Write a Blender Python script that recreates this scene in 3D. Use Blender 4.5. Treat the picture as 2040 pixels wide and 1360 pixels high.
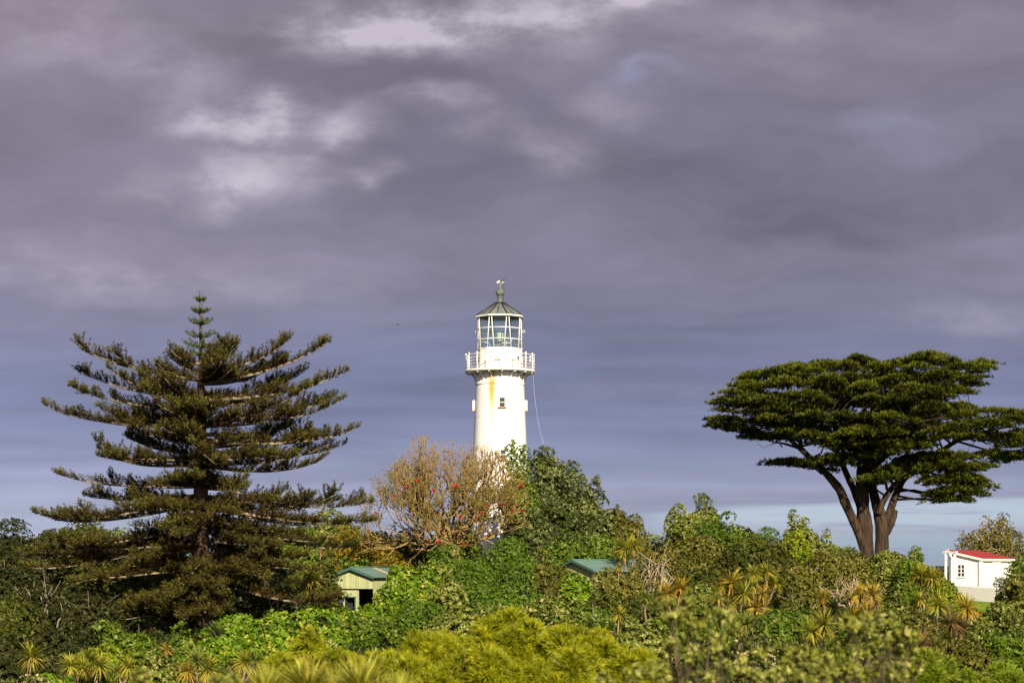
import bpy, math, random
import numpy as np
from mathutils import Vector, Matrix

for o in list(bpy.data.objects): bpy.data.objects.remove(o)
SC = bpy.context.scene
COL = SC.collection
R = math.radians

# ------------------------------------------------------------------ camera, sky, sun, exposure
F = 3967.0          # focal length in pixels of the 2040 px wide photograph (70 mm lens)
HOR = 1128.0        # row of the horizon
cd = bpy.data.cameras.new('camera'); cam = bpy.data.objects.new('camera', cd); COL.objects.link(cam)
cd.lens = 70; cd.sensor_width = 36; cd.shift_y = (HOR - 680) / 2040
cd.clip_start = 0.1; cd.clip_end = 60000
cam.location = (0, 0, 0); cam.rotation_euler = (R(90), 0, 0)
cd.dof.use_dof = True; cd.dof.focus_distance = 140; cd.dof.aperture_fstop = 2.2
SC.camera = cam
SUN_AZ, SUN_EL = 14.0, 27.5      # degrees: to the right of straight behind the camera; above the horizon
sv = Vector((math.sin(R(SUN_AZ)) * math.cos(R(SUN_EL)), -math.cos(R(SUN_AZ)) * math.cos(R(SUN_EL)), math.sin(R(SUN_EL))))
ld = bpy.data.lights.new('sun', 'SUN'); ld.energy = 5.0; ld.angle = R(0.5); ld.color = (1.0, 0.88, 0.66)
sun = bpy.data.objects.new('sun', ld); COL.objects.link(sun); sun.location = (40, -60, 60)
sun.rotation_euler = (-sv).to_track_quat('-Z', 'Y').to_euler()
SC.view_settings.view_transform = 'Standard'; SC.view_settings.look = 'None'
SC.view_settings.exposure = 0.75; SC.view_settings.gamma = 1
cy = SC.cycles
cy.max_bounces = 5; cy.diffuse_bounces = 2; cy.glossy_bounces = 2; cy.transmission_bounces = 3; cy.transparent_max_bounces = 12
cy.use_denoising = True; cy.caustics_reflective = False; cy.caustics_refractive = False

def s2l(c):
    return tuple((x / 255 / 12.92 if x / 255 <= 0.04045 else ((x / 255 + 0.055) / 1.055) ** 2.4) for x in c)

W = bpy.data.worlds.new('World'); SC.world = W; W.use_nodes = True
class NT:
    def __init__(s, nt): s.nt = nt; nt.nodes.clear()
    def n(s, t, **kw):
        o = s.nt.nodes.new(t)
        for k, v in kw.items(): setattr(o, k, v)
        return o
    def l(s, a, b): s.nt.links.new(a, b)
    def setin(s, sock, v):
        if isinstance(v, (int, float)): sock.default_value = v
        elif isinstance(v, (tuple, list)): sock.default_value = tuple(v) + ((1,) if len(v) == 3 and sock.type == 'RGBA' else ())
        else: s.l(v, sock)
    def m(s, op, a, b=0.0, c=None, clamp=False):
        o = s.n('ShaderNodeMath', operation=op, use_clamp=clamp)
        s.setin(o.inputs[0], a); s.setin(o.inputs[1], b)
        if c is not None: s.setin(o.inputs[2], c)
        return o.outputs[0]
    def mix(s, f, a, b, bt='MIX'):
        o = s.n('ShaderNodeMix', data_type='RGBA', blend_type=bt, clamp_factor=True)
        s.setin(o.inputs[0], f); s.setin(o.inputs[6], a); s.setin(o.inputs[7], b)
        return o.outputs[2]
    def comb(s, x, y, z=0.0):
        o = s.n('ShaderNodeCombineXYZ'); s.setin(o.inputs[0], x); s.setin(o.inputs[1], y); s.setin(o.inputs[2], z); return o.outputs[0]
    def noise(s, vec, scale, detail=5.0, rough=0.55, out=0, dist=0.0):
        o = s.n('ShaderNodeTexNoise'); s.l(vec, o.inputs['Vector'])
        o.inputs['Scale'].default_value = scale; o.inputs['Detail'].default_value = detail; o.inputs['Roughness'].default_value = rough; o.inputs['Distortion'].default_value = dist
        return o.outputs[out]
    def ramp(s, f, stops, interp='LINEAR'):
        o = s.n('ShaderNodeValToRGB'); cr = o.color_ramp; cr.interpolation = interp
        s.setin(o.inputs[0], f)
        while len(cr.elements) < len(stops): cr.elements.new(0.5)
        for e, (p, c) in zip(cr.elements, stops):
            e.position = p; e.color = tuple(c) + (1,) if len(c) == 3 else c
        return o.outputs[0]
    def rng(s, v, a, b, c=0.0, d=1.0, smooth=True):
        o = s.n('ShaderNodeMapRange'); o.interpolation_type = 'SMOOTHSTEP' if smooth else 'LINEAR'
        s.setin(o.inputs[0], v)
        for i, q in enumerate((a, b, c, d)): s.setin(o.inputs[i + 1], q)
        return o.outputs[0]

t = NT(W.node_tree)
tc = t.n('ShaderNodeTexCoord'); sep = t.n('ShaderNodeSeparateXYZ'); t.l(tc.outputs['Generated'], sep.inputs[0])
X, Y_, Z = sep.outputs
yy = t.m('MAXIMUM', t.m('ABSOLUTE', Y_), 0.08)
u0 = t.m('MULTIPLY', t.m('DIVIDE', X, yy), F / 1000)                        # tangent of azimuth
v0 = t.m('MULTIPLY', t.m('DIVIDE', Z, yy), F / 1000)                        # tangent of elevation
uv0 = t.comb(u0, v0)
warp = t.n('ShaderNodeSeparateColor'); t.l(t.noise(t.comb(u0, t.m('MULTIPLY', v0, 1.8)), 3.0, 3.0, 0.5, 1), warp.inputs[0])
warp2 = t.n('ShaderNodeSeparateColor'); t.l(t.noise(t.comb(u0, t.m('MULTIPLY', v0, 1.6)), 9.0, 3.0, 0.5, 1), warp2.inputs[0])
hi = t.rng(v0, 0.25, 0.75)                                                   # 0 in the streaky low sky, 1 in the billowing high sky
wamp = t.m('MULTIPLY_ADD', hi, 0.145, 0.015)
u = t.m('ADD', u0, t.m('MULTIPLY', t.m('SUBTRACT', warp.outputs[0], 0.5), t.m('MULTIPLY', wamp, 1.6)))
v = t.m('ADD', v0, t.m('MULTIPLY', t.m('SUBTRACT', warp.outputs[1], 0.5), wamp))
u = t.m('ADD', u, t.m('MULTIPLY', t.m('SUBTRACT', warp2.outputs[0], 0.5), t.m('MULTIPLY', wamp, 0.5)))
v = t.m('ADD', v, t.m('MULTIPLY', t.m('SUBTRACT', warp2.outputs[1], 0.5), t.m('MULTIPLY', wamp, 0.35)))
def VP(py): return (HOR - py) / 1000 / 1.4
base = t.ramp(t.m('DIVIDE', v, 1.4, clamp=True), [(p, s2l(c)) for p, c in [
    (0.0, (148, 160, 178)), (VP(1060), (150, 158, 180)), (VP(990), (142, 146, 172)), (VP(930), (132, 136, 166)), (VP(850), (117, 122, 154)),
    (VP(770), (112, 116, 148)), (VP(690), (113, 114, 143)), (VP(610), (117, 115, 139)), (VP(520), (126, 120, 142)), (VP(420), (120, 115, 134)),
    (VP(330), (113, 108, 126)), (VP(200), (115, 109, 126)), (VP(60), (119, 112, 126)), (1.0, (108, 102, 116))]])
# large soft light and dark areas
big = t.noise(t.comb(t.m('MULTIPLY', u, 1.1), t.m('MULTIPLY', v, 2.6), 3.7), 1.9, 3.0, 0.5)
med = t.noise(t.comb(t.m('MULTIPLY', u, 0.65), t.m('MULTIPLY', v, 2.1), 9.1), 5.2, 8.0, 0.57)
strk = t.noise(t.comb(t.m('MULTIPLY', u, 0.9), t.m('MULTIPLY', v, 13.0), 1.3), 2.1, 3.0, 0.45)
lo = t.m('SUBTRACT', 1.0, hi)
gain = t.m('ADD', 1.0, t.m('MULTIPLY', t.m('SUBTRACT', big, 0.5), 0.5))
gain = t.m('ADD', gain, t.m('MULTIPLY', t.m('SUBTRACT', med, 0.5), t.m('MULTIPLY_ADD', hi, 0.5, 0.12)))
gain = t.m('ADD', gain, t.m('MULTIPLY', t.m('SUBTRACT', strk, 0.5), t.m('MULTIPLY_ADD', lo, 0.60, 0.10)))
# the left is a little lighter and pinker, the middle right darker
gain = t.m('ADD', gain, t.m('MULTIPLY', t.rng(u, -0.2, -1.1), 0.16))
def patch(px, py, rx, ry, amp):
    a = t.m('DIVIDE', t.m('SUBTRACT', u, (px - 1020) / 1000), rx / 1000)
    b = t.m('DIVIDE', t.m('SUBTRACT', v, (HOR - py) / 1000), ry / 1000)
    d = t.m('ADD', t.m('MULTIPLY', a, a), t.m('MULTIPLY', b, b))
    return t.m('MULTIPLY', t.m('EXPONENT', t.m('MULTIPLY', d, -1.0)), amp)
for p_ in [(1560, 430, 420, 130, -.20), (1000, 350, 300, 90, -.12), (250, 420, 200, 50, -.12), (800, 150, 160, 50, -.16), (1350, 110, 120, 50, -.08), (500, 110, 150, 60, -.08), (420, 285, 60, 22, -.25), (1750, 120, 300, 110, .10), (1300, 640, 300, 60, -.08), (900, 790, 400, 40, -.08)]:
    gain = t.m('ADD', gain, patch(*p_))
col = t.mix(1.0, base, t.comb(gain, gain, gain), 'MULTIPLY')
pink = t.m('MULTIPLY', t.rng(u, 0.0, -1.1), t.rng(v, 0.2, 0.8))
col = t.mix(t.m('MULTIPLY', pink, 0.55), col, t.mix(1.0, col, (1.06, 0.985, 0.95), 'MULTIPLY'))
# breaks in the cloud
acc = None
for p in [(445, 240, 100, 42, 1.0), (640, 245, 90, 30, .7), (470, 350, 75, 48, .85), (555, 195, 65, 32, .75), (570, 310, 80, 70, .5), (800, 55, 170, 40, .95), (690, 75, 110, 30, .6),
          (1130, 60, 130, 50, .9), (940, 20, 160, 40, .6), (1275, 8, 80, 22, 1.0), (1110, 310, 80, 50, .35), (880, 200, 80, 24, .45), (735, 345, 50, 26, .4), (980, 260, 70, 30, .25), (1200, 200, 60, 30, .3),
          (120, 90, 190, 100, .28), (150, 545, 260, 50, .32), (500, 560, 260, 50, .2), (1560, 70, 180, 70, .25), (1960, 640, 160, 40, .3), (1330, 780, 260, 20, .15), (330, 380, 120, 60, .22), (350, 150, 120, 50, .3)]:
    q = patch(*p); acc = q if acc is None else t.m('ADD', acc, q)
wisp = t.rng(t.noise(t.comb(u0, t.m('MULTIPLY', v0, 1.9), 5.5), 8.5, 8.0, 0.60), 0.32, 0.66)
acc = t.m('MULTIPLY', acc, t.m('MULTIPLY_ADD', wisp, 0.75, 0.36), clamp=True)
col = t.mix(t.m('MULTIPLY', acc, 0.82), col, s2l((196, 187, 200)))
blue = None
for p in [(1300, 168, 75, 18, .45), (1265, 160, 40, 10, .2), (1800, 240, 130, 26, .35), (1840, 285, 110, 18, .25), (1950, 470, 90, 20, .18)]:
    q = patch(*p); blue = q if blue is None else t.m('ADD', blue, q)
col = t.mix(t.m('MULTIPLY', blue, 0.8, clamp=True), col, s2l((150, 150, 184)))
# pale clear strip low down, towards the right
edge = t.m('SUBTRACT', 0.122, t.m('MULTIPLY', t.m('SUBTRACT', u, 0.55), -0.045))
vs = t.m('ADD', v0, t.m('MULTIPLY', t.m('SUBTRACT', strk, 0.5), 0.05))
clear = t.m('MULTIPLY', t.rng(vs, edge, t.m('SUBTRACT', edge, 0.016)), t.rng(u0, 0.15, 0.40))
strip = t.ramp(t.rng(vs, 0.0, 0.16, smooth=False), [(0.0, s2l((140, 155, 172))), (0.30, s2l((152, 168, 184))), (0.48, s2l((158, 164, 182))), (0.62, s2l((170, 184, 200))), (0.80, s2l((168, 183, 199))), (1.0, s2l((178, 190, 205)))])
strip = t.mix(t.m('MULTIPLY', t.rng(t.noise(t.comb(t.m('MULTIPLY', u0, 0.9), t.m('MULTIPLY', v0, 13.0), 8.8), 4.6, 4.0, 0.5), 0.5, 0.68), 0.65), strip, s2l((146, 150, 176)))
col = t.mix(clear, col, strip)
sky = t.n('ShaderNodeTexSky', sky_type='NISHITA'); sky.sun_disc = False; sky.sun_elevation = R(SUN_EL); sky.sun_rotation = math.pi - R(SUN_AZ)
b1 = t.n('ShaderNodeBackground'); t.l(sky.outputs[0], b1.inputs[0]); b1.inputs[1].default_value = 0.08
b2 = t.n('ShaderNodeBackground'); t.l(col, b2.inputs[0]); b2.inputs[1].default_value = 0.70
cover = t.rng(Y_, -0.6, 0.0, 0.6, 0.97)
ms = t.n('ShaderNodeMixShader'); t.l(cover, ms.inputs[0]); t.l(b1.outputs[0], ms.inputs[1]); t.l(b2.outputs[0], ms.inputs[2])
ow = t.n('ShaderNodeOutputWorld'); t.l(ms.outputs[0], ow.inputs[0])

# ------------------------------------------------------------------ helpers
def P(px, py, Y): return np.array(((px - 1020) / F * Y, Y, (HOR - py) / F * Y))
TY = [-50, 0, 19, 30, 40, 60, 80, 95, 110, 128, 140, 150, 170, 220, 300, 600, 1500]
TZ = [-1.5, -1.7, -2.6, -3.4, -4.2, -5.2, -5.6, -5.0, -3.4, -2.95, -2.05, -1.2, -0.7, -1.8, -8, -50, -82]
def terr(x, y):
    return np.interp(y, TY, TZ) + 0.12 * np.sin(x * 0.31 + y * 0.17) + 0.10 * np.sin(x * 0.13 - y * 0.23 + 1.0)

def tag(o, label=None, cat=None, group=None, kind=None):
    if label: o['label'] = label
    if cat: o['category'] = cat
    if group: o['group'] = group
    if kind: o['kind'] = kind
    return o
def empty(name, loc, rz=0.0):
    o = bpy.data.objects.new(name, None); COL.objects.link(o); o.location = loc; o.rotation_euler = (0, 0, rz); o.empty_display_size = 0.3
    return o
def link(name, me, mat, parent=None, world=False):
    o = bpy.data.objects.new(name, me); COL.objects.link(o)
    if mat is not None and not me.materials:
        for m in (mat if isinstance(mat, (list, tuple)) else [mat]): me.materials.append(m)
    if parent is not None:
        o.parent = parent
        if world: o.matrix_parent_inverse = Matrix.Translation(-Vector(parent.location))   # geometry given in world coordinates
    return o

class MB:
    def __init__(s): s.v = []; s.f = []; s.sm = []
    def add(s, vs, fs, smooth=False):
        k = len(s.v); s.v += [tuple(map(float, q)) for q in vs]; s.f += [tuple(i + k for i in f) for f in fs]; s.sm += [smooth] * len(fs)
    def box(s, c, size, ax=None):
        hx, hy, hz = (q / 2 for q in size); c = Vector(c)
        ax = ax or (Vector((1, 0, 0)), Vector((0, 1, 0)), Vector((0, 0, 1)))
        vs = [c + ax[0] * (hx * i) + ax[1] * (hy * j) + ax[2] * (hz * k) for i in (-1, 1) for j in (-1, 1) for k in (-1, 1)]
        s.add(vs, [(0, 1, 3, 2), (4, 6, 7, 5), (0, 4, 5, 1), (2, 3, 7, 6), (0, 2, 6, 4), (1, 5, 7, 3)])
    def tube(s, pts, rad, n=6, caps=True, smooth=True):
        pts = [Vector(tuple(p)) for p in pts]
        if isinstance(rad, (int, float)): rad = [rad] * len(pts)
        vs = []; prev = None
        for i, p in enumerate(pts):
            d = (pts[min(i + 1, len(pts) - 1)] - pts[max(i - 1, 0)])
            d = d.normalized() if d.length > 1e-9 else Vector((0, 0, 1))
            if prev is None:
                a = d.cross(Vector((0, 0, 1)) if abs(d.z) < 0.9 else Vector((1, 0, 0))).normalized()
            else:
                a = (prev - d * prev.dot(d)); a = a.normalized() if a.length > 1e-6 else d.orthogonal().normalized()
            prev = a; b = d.cross(a)
            for k in range(n):
                w = 2 * math.pi * k / n
                vs.append(p + (a * math.cos(w) + b * math.sin(w)) * rad[i])
        fs = [(i * n + k, i * n + (k + 1) % n, (i + 1) * n + (k + 1) % n, (i + 1) * n + k) for i in range(len(pts) - 1) for k in range(n)]
        if caps: fs += [tuple(range(n))[::-1], tuple((len(pts) - 1) * n + k for k in range(n))]
        s.add(vs, fs, smooth)
    def lathe(s, prof, n=32, rot=0.0, cap0=False, cap1=False, smooth=True, a0=0.0, a1=2 * math.pi):
        full = abs(a1 - a0 - 2 * math.pi) < 1e-6; m = n if full else n + 1
        vs = [(r * math.cos(rot + a0 + (a1 - a0) * k / n), r * math.sin(rot + a0 + (a1 - a0) * k / n), z) for r, z in prof for k in range(m)]
        fs = [(i * m + k, i * m + (k + 1) % m, (i + 1) * m + (k + 1) % m, (i + 1) * m + k) for i in range(len(prof) - 1) for k in range(n)]
        if cap0: fs.append(tuple(range(m))[::-1])
        if cap1: fs.append(tuple((len(prof) - 1) * m + k for k in range(m)))
        s.add(vs, fs, smooth)
    def mesh(s, name):
        me = bpy.data.meshes.new(name); me.from_pydata(s.v, [], s.f)
        me.polygons.foreach_set('use_smooth', s.sm); me.update(); return me
    def build(s, name, mat, parent=None, world=False): return link(name, s.mesh(name), mat, parent, world)

def nrm(a): return a / np.maximum(np.linalg.norm(a, axis=-1, keepdims=True), 1e-9)
def npmesh(name, verts, quads, tint=None, tris=None):
    me = bpy.data.meshes.new(name); nv = len(verts); nq = len(quads); ntr = 0 if tris is None else len(tris)
    me.vertices.add(nv); me.vertices.foreach_set('co', np.ascontiguousarray(verts, dtype=np.float32).ravel())
    loops = quads.ravel() if ntr == 0 else np.concatenate([quads.ravel(), tris.ravel()])
    me.loops.add(len(loops)); me.loops.foreach_set('vertex_index', loops.astype(np.int32))
    st = np.arange(nq) * 4
    if ntr: st = np.concatenate([st, nq * 4 + np.arange(ntr) * 3])
    me.polygons.add(nq + ntr); me.polygons.foreach_set('loop_start', st.astype(np.int32))
    if tint is not None:
        at = me.attributes.new('tint', 'FLOAT_COLOR', 'POINT')
        c4 = np.ones((nv, 4), np.float32); c4[:, :3] = tint; at.data.foreach_set('color', c4.ravel())
    me.update(calc_edges=True); return me
def leaves(name, pos, axis, nr, L, Wd, tint):
    """one diamond shaped leaf per row"""
    n = len(pos); axis = nrm(axis); side = nrm(np.cross(axis, nr)); up = np.cross(side, axis)
    L = np.broadcast_to(np.asarray(L, float).reshape(-1, 1), (n, 1)); Wd = np.broadcast_to(np.asarray(Wd, float).reshape(-1, 1), (n, 1))
    m = pos + axis * L * 0.5 + up * L * 0.06
    vs = np.stack([pos, m + side * Wd / 2, pos + axis * L, m - side * Wd / 2], 1).reshape(-1, 3)
    return npmesh(name, vs, np.arange(n * 4).reshape(-1, 4), np.repeat(tint, 4, axis=0))
def rosettes(rng, pos, d, n, k0, k1):
    """n leaf axes round each site direction; returns (pos, axis, normal, index of the site)"""
    idx = np.repeat(np.arange(len(pos)), n); D = d[idx]
    tg = rng.normal(size=D.shape); tg = nrm(tg - D * (tg * D).sum(1, keepdims=True))
    ax = nrm(D * rng.uniform(k0, k1, (len(D), 1)) + tg)
    nr = nrm(D + 0.20 * rng.normal(size=D.shape))
    return pos[idx], ax, nr, idx

# ------------------------------------------------------------------ materials
def mat(name, color, rough=0.7, spec=0.3, metal=0.0, noise=None, bump=None):
    m = bpy.data.materials.new(name); m.use_nodes = True; q = NT(m.node_tree)
    b = q.n('ShaderNodeBsdfPrincipled'); o = q.n('ShaderNodeOutputMaterial'); q.l(b.outputs[0], o.inputs[0])
    b.inputs['Base Color'].default_value = tuple(color) + (1,); b.inputs['Roughness'].default_value = rough
    b.inputs['Specular IOR Level'].default_value = spec; b.inputs['Metallic'].default_value = metal
    tcn = q.n('ShaderNodeTexCoord')
    if noise:
        sc, amt, c2 = noise[:3]
        f = q.rng(q.noise(tcn.outputs['Object'], sc, 6.0, 0.6), 0.35, 0.68)
        q.l(q.mix(q.m('MULTIPLY', f, amt), tuple(color), tuple(c2)), b.inputs['Base Color'])
    if bump:
        bn = q.n('ShaderNodeBump'); bn.inputs['Strength'].default_value = bump[1]; bn.inputs['Distance'].default_value = bump[2] if len(bump) > 2 else 0.05
        q.l(q.noise(tcn.outputs['Object'], bump[0], 6.0, 0.6), bn.inputs['Height']); q.l(bn.outputs[0], b.inputs['Normal'])
    return m
def leafmat(name, rough, spec, trans=0.12):
    m = bpy.data.materials.new(name); m.use_nodes = True; q = NT(m.node_tree)
    at = q.n('ShaderNodeAttribute'); at.attribute_name = 'tint'
    b = q.n('ShaderNodeBsdfPrincipled'); b.inputs['Roughness'].default_value = rough; b.inputs['Specular IOR Level'].default_value = spec
    q.l(at.outputs['Color'], b.inputs['Base Color'])
    tr = q.n('ShaderNodeBsdfTranslucent'); q.l(q.mix(1.0, at.outputs['Color'], (1.3, 1.35, 0.6), 'MULTIPLY'), tr.inputs[0])
    mx = q.n('ShaderNodeMixShader'); mx.inputs[0].default_value = trans
    q.l(b.outputs[0], mx.inputs[1]); q.l(tr.outputs[0], mx.inputs[2])
    o = q.n('ShaderNodeOutputMaterial'); q.l(mx.outputs[0], o.inputs[0]); return m
def barkmat(name, c1, c2, scale=(6, 6, 1.2), bump=0.6):
    m = bpy.data.materials.new(name); m.use_nodes = True; q = NT(m.node_tree)
    tcn = q.n('ShaderNodeTexCoord'); mp = q.n('ShaderNodeMapping'); mp.inputs['Scale'].default_value = scale; q.l(tcn.outputs['Object'], mp.inputs[0])
    f = q.noise(mp.outputs[0], 1.6, 8.0, 0.65)
    b = q.n('ShaderNodeBsdfPrincipled'); b.inputs['Roughness'].default_value = 0.9; b.inputs['Specular IOR Level'].default_value = 0.1
    q.l(q.mix(q.rng(f, 0.35, 0.65), c1, c2), b.inputs['Base Color'])
    bn = q.n('ShaderNodeBump'); bn.inputs['Strength'].default_value = bump; bn.inputs['Distance'].default_value = 0.12; q.l(f, bn.inputs['Height']); q.l(bn.outputs[0], b.inputs['Normal'])
    o = q.n('ShaderNodeOutputMaterial'); q.l(b.outputs[0], o.inputs[0]); return m

M_LEAF = leafmat('leaf', 0.6, 0.10)
M_GLOSS = leafmat('glossy_leaf', 0.42, 0.18, 0.10)
M_NEEDLE = leafmat('needle', 0.7, 0.15, 0.08)
M_BLADE = leafmat('sword_leaf', 0.45, 0.3, 0.22)
M_TWIG = barkmat('grey_bark', (0.16, 0.13, 0.10), (0.30, 0.25, 0.19))
M_TWIGPALE = barkmat('pale_bark', (0.30, 0.23, 0.17), (0.48, 0.39, 0.30))
M_TWIGDARK = barkmat('dark_bark', (0.07, 0.05, 0.035), (0.14, 0.10, 0.07))
M_CORAL = barkmat('coral_bark', (0.19, 0.125, 0.045), (0.36, 0.25, 0.11))
M_CYP = barkmat('cypress_bark', (0.020, 0.014, 0.010), (0.075, 0.050, 0.034), (5, 5, 0.5), 1.0)
M_PINEBARK = barkmat('pine_bark', (0.075, 0.045, 0.032), (0.17, 0.11, 0.08), (5, 5, 5), 0.8)
M_BOUGH = barkmat('lichen_bark', (0.085, 0.062, 0.040), (0.32, 0.26, 0.18), (3, 3, 3), 0.4)
M_TRUNKC = barkmat('cabbage_bark', (0.15, 0.10, 0.065), (0.32, 0.22, 0.15), (10, 10, 10), 0.4)
M_WHITE = mat('white_paint', (0.80, 0.78, 0.75), 0.45, 0.3, noise=(3.0, 0.3, (0.70, 0.67, 0.62)))

# ------------------------------------------------------------------ ground, sea, far land
def ground():
    xs = np.concatenate([np.linspace(-900, -60, 22)[:-1], np.linspace(-60, 60, 81), np.linspace(60, 900, 22)[1:]])
    ys = np.concatenate([np.linspace(-50, 90, 57)[:-1], np.linspace(90, 175, 60)[:-1], np.array([175, 190, 220, 260, 300, 400, 600, 900, 1500])])
    Xg, Yg = np.meshgrid(xs, ys); Zg = terr(Xg, Yg)
    v_ = np.stack([Xg, Yg, Zg], -1).reshape(-1, 3); nx = len(xs)
    i, j = np.meshgrid(np.arange(nx - 1), np.arange(len(ys) - 1)); a = (j * nx + i).ravel()
    me = npmesh('ground', v_, np.stack([a, a + 1, a + nx + 1, a + nx], 1))
    m = bpy.data.materials.new('soil_and_grass'); m.use_nodes = True; q = NT(m.node_tree)
    tcn = q.n('ShaderNodeTexCoord'); s = q.n('ShaderNodeSeparateXYZ'); q.l(tcn.outputs['Object'], s.inputs[0])
    f = q.noise(tcn.outputs['Object'], 0.8, 8.0, 0.65)
    c = q.mix(q.rng(f, 0.35, 0.65), (0.020, 0.020, 0.008), (0.035, 0.045, 0.012))
    lawn = q.m('MULTIPLY', q.m('MULTIPLY', q.rng(s.outputs[0], 25.0, 27.5), q.rng(s.outputs[1], 120.0, 122.5)), q.rng(s.outputs[1], 158.0, 150.0))
    g = q.mix(q.rng(q.noise(tcn.outputs['Object'], 2.5, 6.0, 0.6), 0.3, 0.7), (0.10, 0.17, 0.014), (0.15, 0.21, 0.022))
    b = q.n('ShaderNodeBsdfPrincipled'); b.inputs['Roughness'].default_value = 0.95; b.inputs['Specular IOR Level'].default_value = 0.05
    q.l(q.mix(lawn, c, g), b.inputs['Base Color']); o = q.n('ShaderNodeOutputMaterial'); q.l(b.outputs[0], o.inputs[0])
    tag(link('ground', me, m), kind='structure')
ground()
mb = MB(); mb.add([(-40000, 900, -80), (40000, 900, -80), (40000, 50000, -80), (-40000, 50000, -80)], [(0, 1, 2, 3)])
tag(mb.build('sea', mat('sea_water', (0.03, 0.06, 0.09), 0.25, 0.5, bump=(0.05, 0.4, 1.0))), kind='structure')
rg = np.random.default_rng(3)
hx = np.linspace(-6000, 6000, 121); hz = 14 + 22 * np.abs(np.interp(hx, np.linspace(-6000, 6000, 31), rg.uniform(-0.3, 1, 31))) + rg.uniform(-2, 2, 121)
hv = []
for k, (yy_, q_) in enumerate(((5600, 0), (5900, 0.75), (6200, 1.0), (6900, 0))):
    hv += [(a, yy_, -81 + (b + 81 - 20) * q_) for a, b in zip(hx, hz)]
mb = MB(); mb.add(hv, [(k * 121 + i, k * 121 + i + 1, (k + 1) * 121 + i + 1, (k + 1) * 121 + i) for k in range(3) for i in range(120)], True)
tag(mb.build('far_hills', mat('far_bush', (0.035, 0.055, 0.065), 0.95, 0.0, noise=(0.01, 0.6, (0.06, 0.085, 0.08)))), kind='structure')

# ------------------------------------------------------------------ bushes
def A(*c): return np.array(c)
# leaf colours (base, second, new tips), share of tips, leaf length, width, leaves per site, site spacing, lobe factor, material, twig material, k range
STY = {
 'silver': dict(a=A(.054, .066, .014), b=A(.125, .138, .032), tip=A(.33, .33, .14), pt=.42, L=.21, W=.10, n=6, sp=.27, lf=.21, m=M_LEAF, tw=M_TWIG, k=(.25, 1.0)),
 'olive':  dict(a=A(.046, .046, .010), b=A(.108, .100, .022), tip=A(.26, .22, .09), pt=.26, L=.18, W=.085, n=6, sp=.26, lf=.21, m=M_LEAF, tw=M_TWIGPALE, k=(.2, .9)),
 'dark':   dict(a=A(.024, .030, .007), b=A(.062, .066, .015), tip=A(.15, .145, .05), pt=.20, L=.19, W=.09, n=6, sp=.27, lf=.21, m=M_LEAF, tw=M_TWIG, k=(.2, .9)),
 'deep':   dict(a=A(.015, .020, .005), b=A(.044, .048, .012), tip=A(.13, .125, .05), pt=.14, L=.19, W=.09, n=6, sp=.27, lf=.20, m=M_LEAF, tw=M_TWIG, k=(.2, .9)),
 'coast':  dict(a=A(.030, .044, .010), b=A(.078, .098, .022), tip=A(.27, .29, .12), pt=.40, L=.20, W=.095, n=6, sp=.26, lf=.21, m=M_LEAF, tw=M_TWIG, k=(.25, 1.0)),
 'green':  dict(a=A(.040, .066, .007), b=A(.088, .120, .014), tip=A(.23, .24, .07), pt=.20, L=.20, W=.10, n=6, sp=.26, lf=.21, m=M_GLOSS, tw=M_TWIG, k=(.2, .9)),
 'bright': dict(a=A(.046, .088, .007), b=A(.112, .165, .012), tip=A(.33, .33, .05), pt=.24, L=.21, W=.12, n=5, sp=.25, lf=.18, m=M_GLOSS, tw=M_TWIG, k=(.2, .8)),
 'fine':   dict(a=A(.036, .068, .007), b=A(.075, .115, .012), tip=A(.20, .22, .08), pt=.08, L=.14, W=.065, n=6, sp=.21, lf=.24, m=M_GLOSS, tw=M_TWIGDARK, k=(.2, .9)),
 'gold':   dict(a=A(.130, .105, .012), b=A(.260, .195, .018), tip=A(.36, .20, .06), pt=.10, L=.18, W=.07, n=7, sp=.24, lf=.22, m=M_LEAF, tw=M_TWIGPALE, k=(.4, 1.4)),
 'lime':   dict(a=A(.100, .130, .010), b=A(.200, .215, .020), tip=A(.32, .31, .05), pt=.12, L=.19, W=.075, n=7, sp=.25, lf=.22, m=M_LEAF, tw=M_TWIG, k=(.4, 1.4)),
 'flower': dict(a=A(.045, .052, .020), b=A(.090, .090, .035), tip=A(.60, .50, .36), pt=.36, L=.15, W=.08, n=6, sp=.20, lf=.22, m=M_LEAF, tw=M_TWIG, k=(.3, 1.0)),
 'feather':dict(a=A(.155, .180, .006), b=A(.345, .345, .010), tip=A(.36, .28, .04), pt=.08, L=.17, W=.016, n=12, sp=.088, lf=.062, m=M_BLADE, tw=M_TWIGDARK, k=(.9, 3.0)),
 'fern':   dict(a=A(.110, .170, .008), b=A(.220, .275, .018), tip=A(.33, .33, .05), pt=.08, L=.18, W=.019, n=12, sp=.09, lf=.062, m=M_BLADE, tw=M_TWIGDARK, k=(.9, 3.0)),
 'near':   dict(a=A(.085, .105, .018), b=A(.250, .260, .038), tip=A(.47, .45, .15), pt=.45, L=.054, W=.023, n=8, sp=.075, lf=.20, m=M_LEAF, tw=M_TWIGDARK, k=(.35, 1.4)),
 'open':   dict(a=A(.070, .060, .022), b=A(.150, .120, .040), tip=A(.32, .25, .13), pt=.22, L=.17, W=.075, n=5, sp=.30, lf=.17, m=M_LEAF, tw=M_TWIGPALE, k=(.3, 1.1)),
}
for k_, q_ in STY.items():
    if k_ not in ('deep', 'coast', 'feather', 'fern', 'near', 'gold'):
        q_['a'] = q_['a'] * A(1.14, 1.24, .80); q_['b'] = q_['b'] * A(1.16, 1.26, .80); q_['tip'] = q_['tip'] * A(1.12, 1.06, .85)
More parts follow.
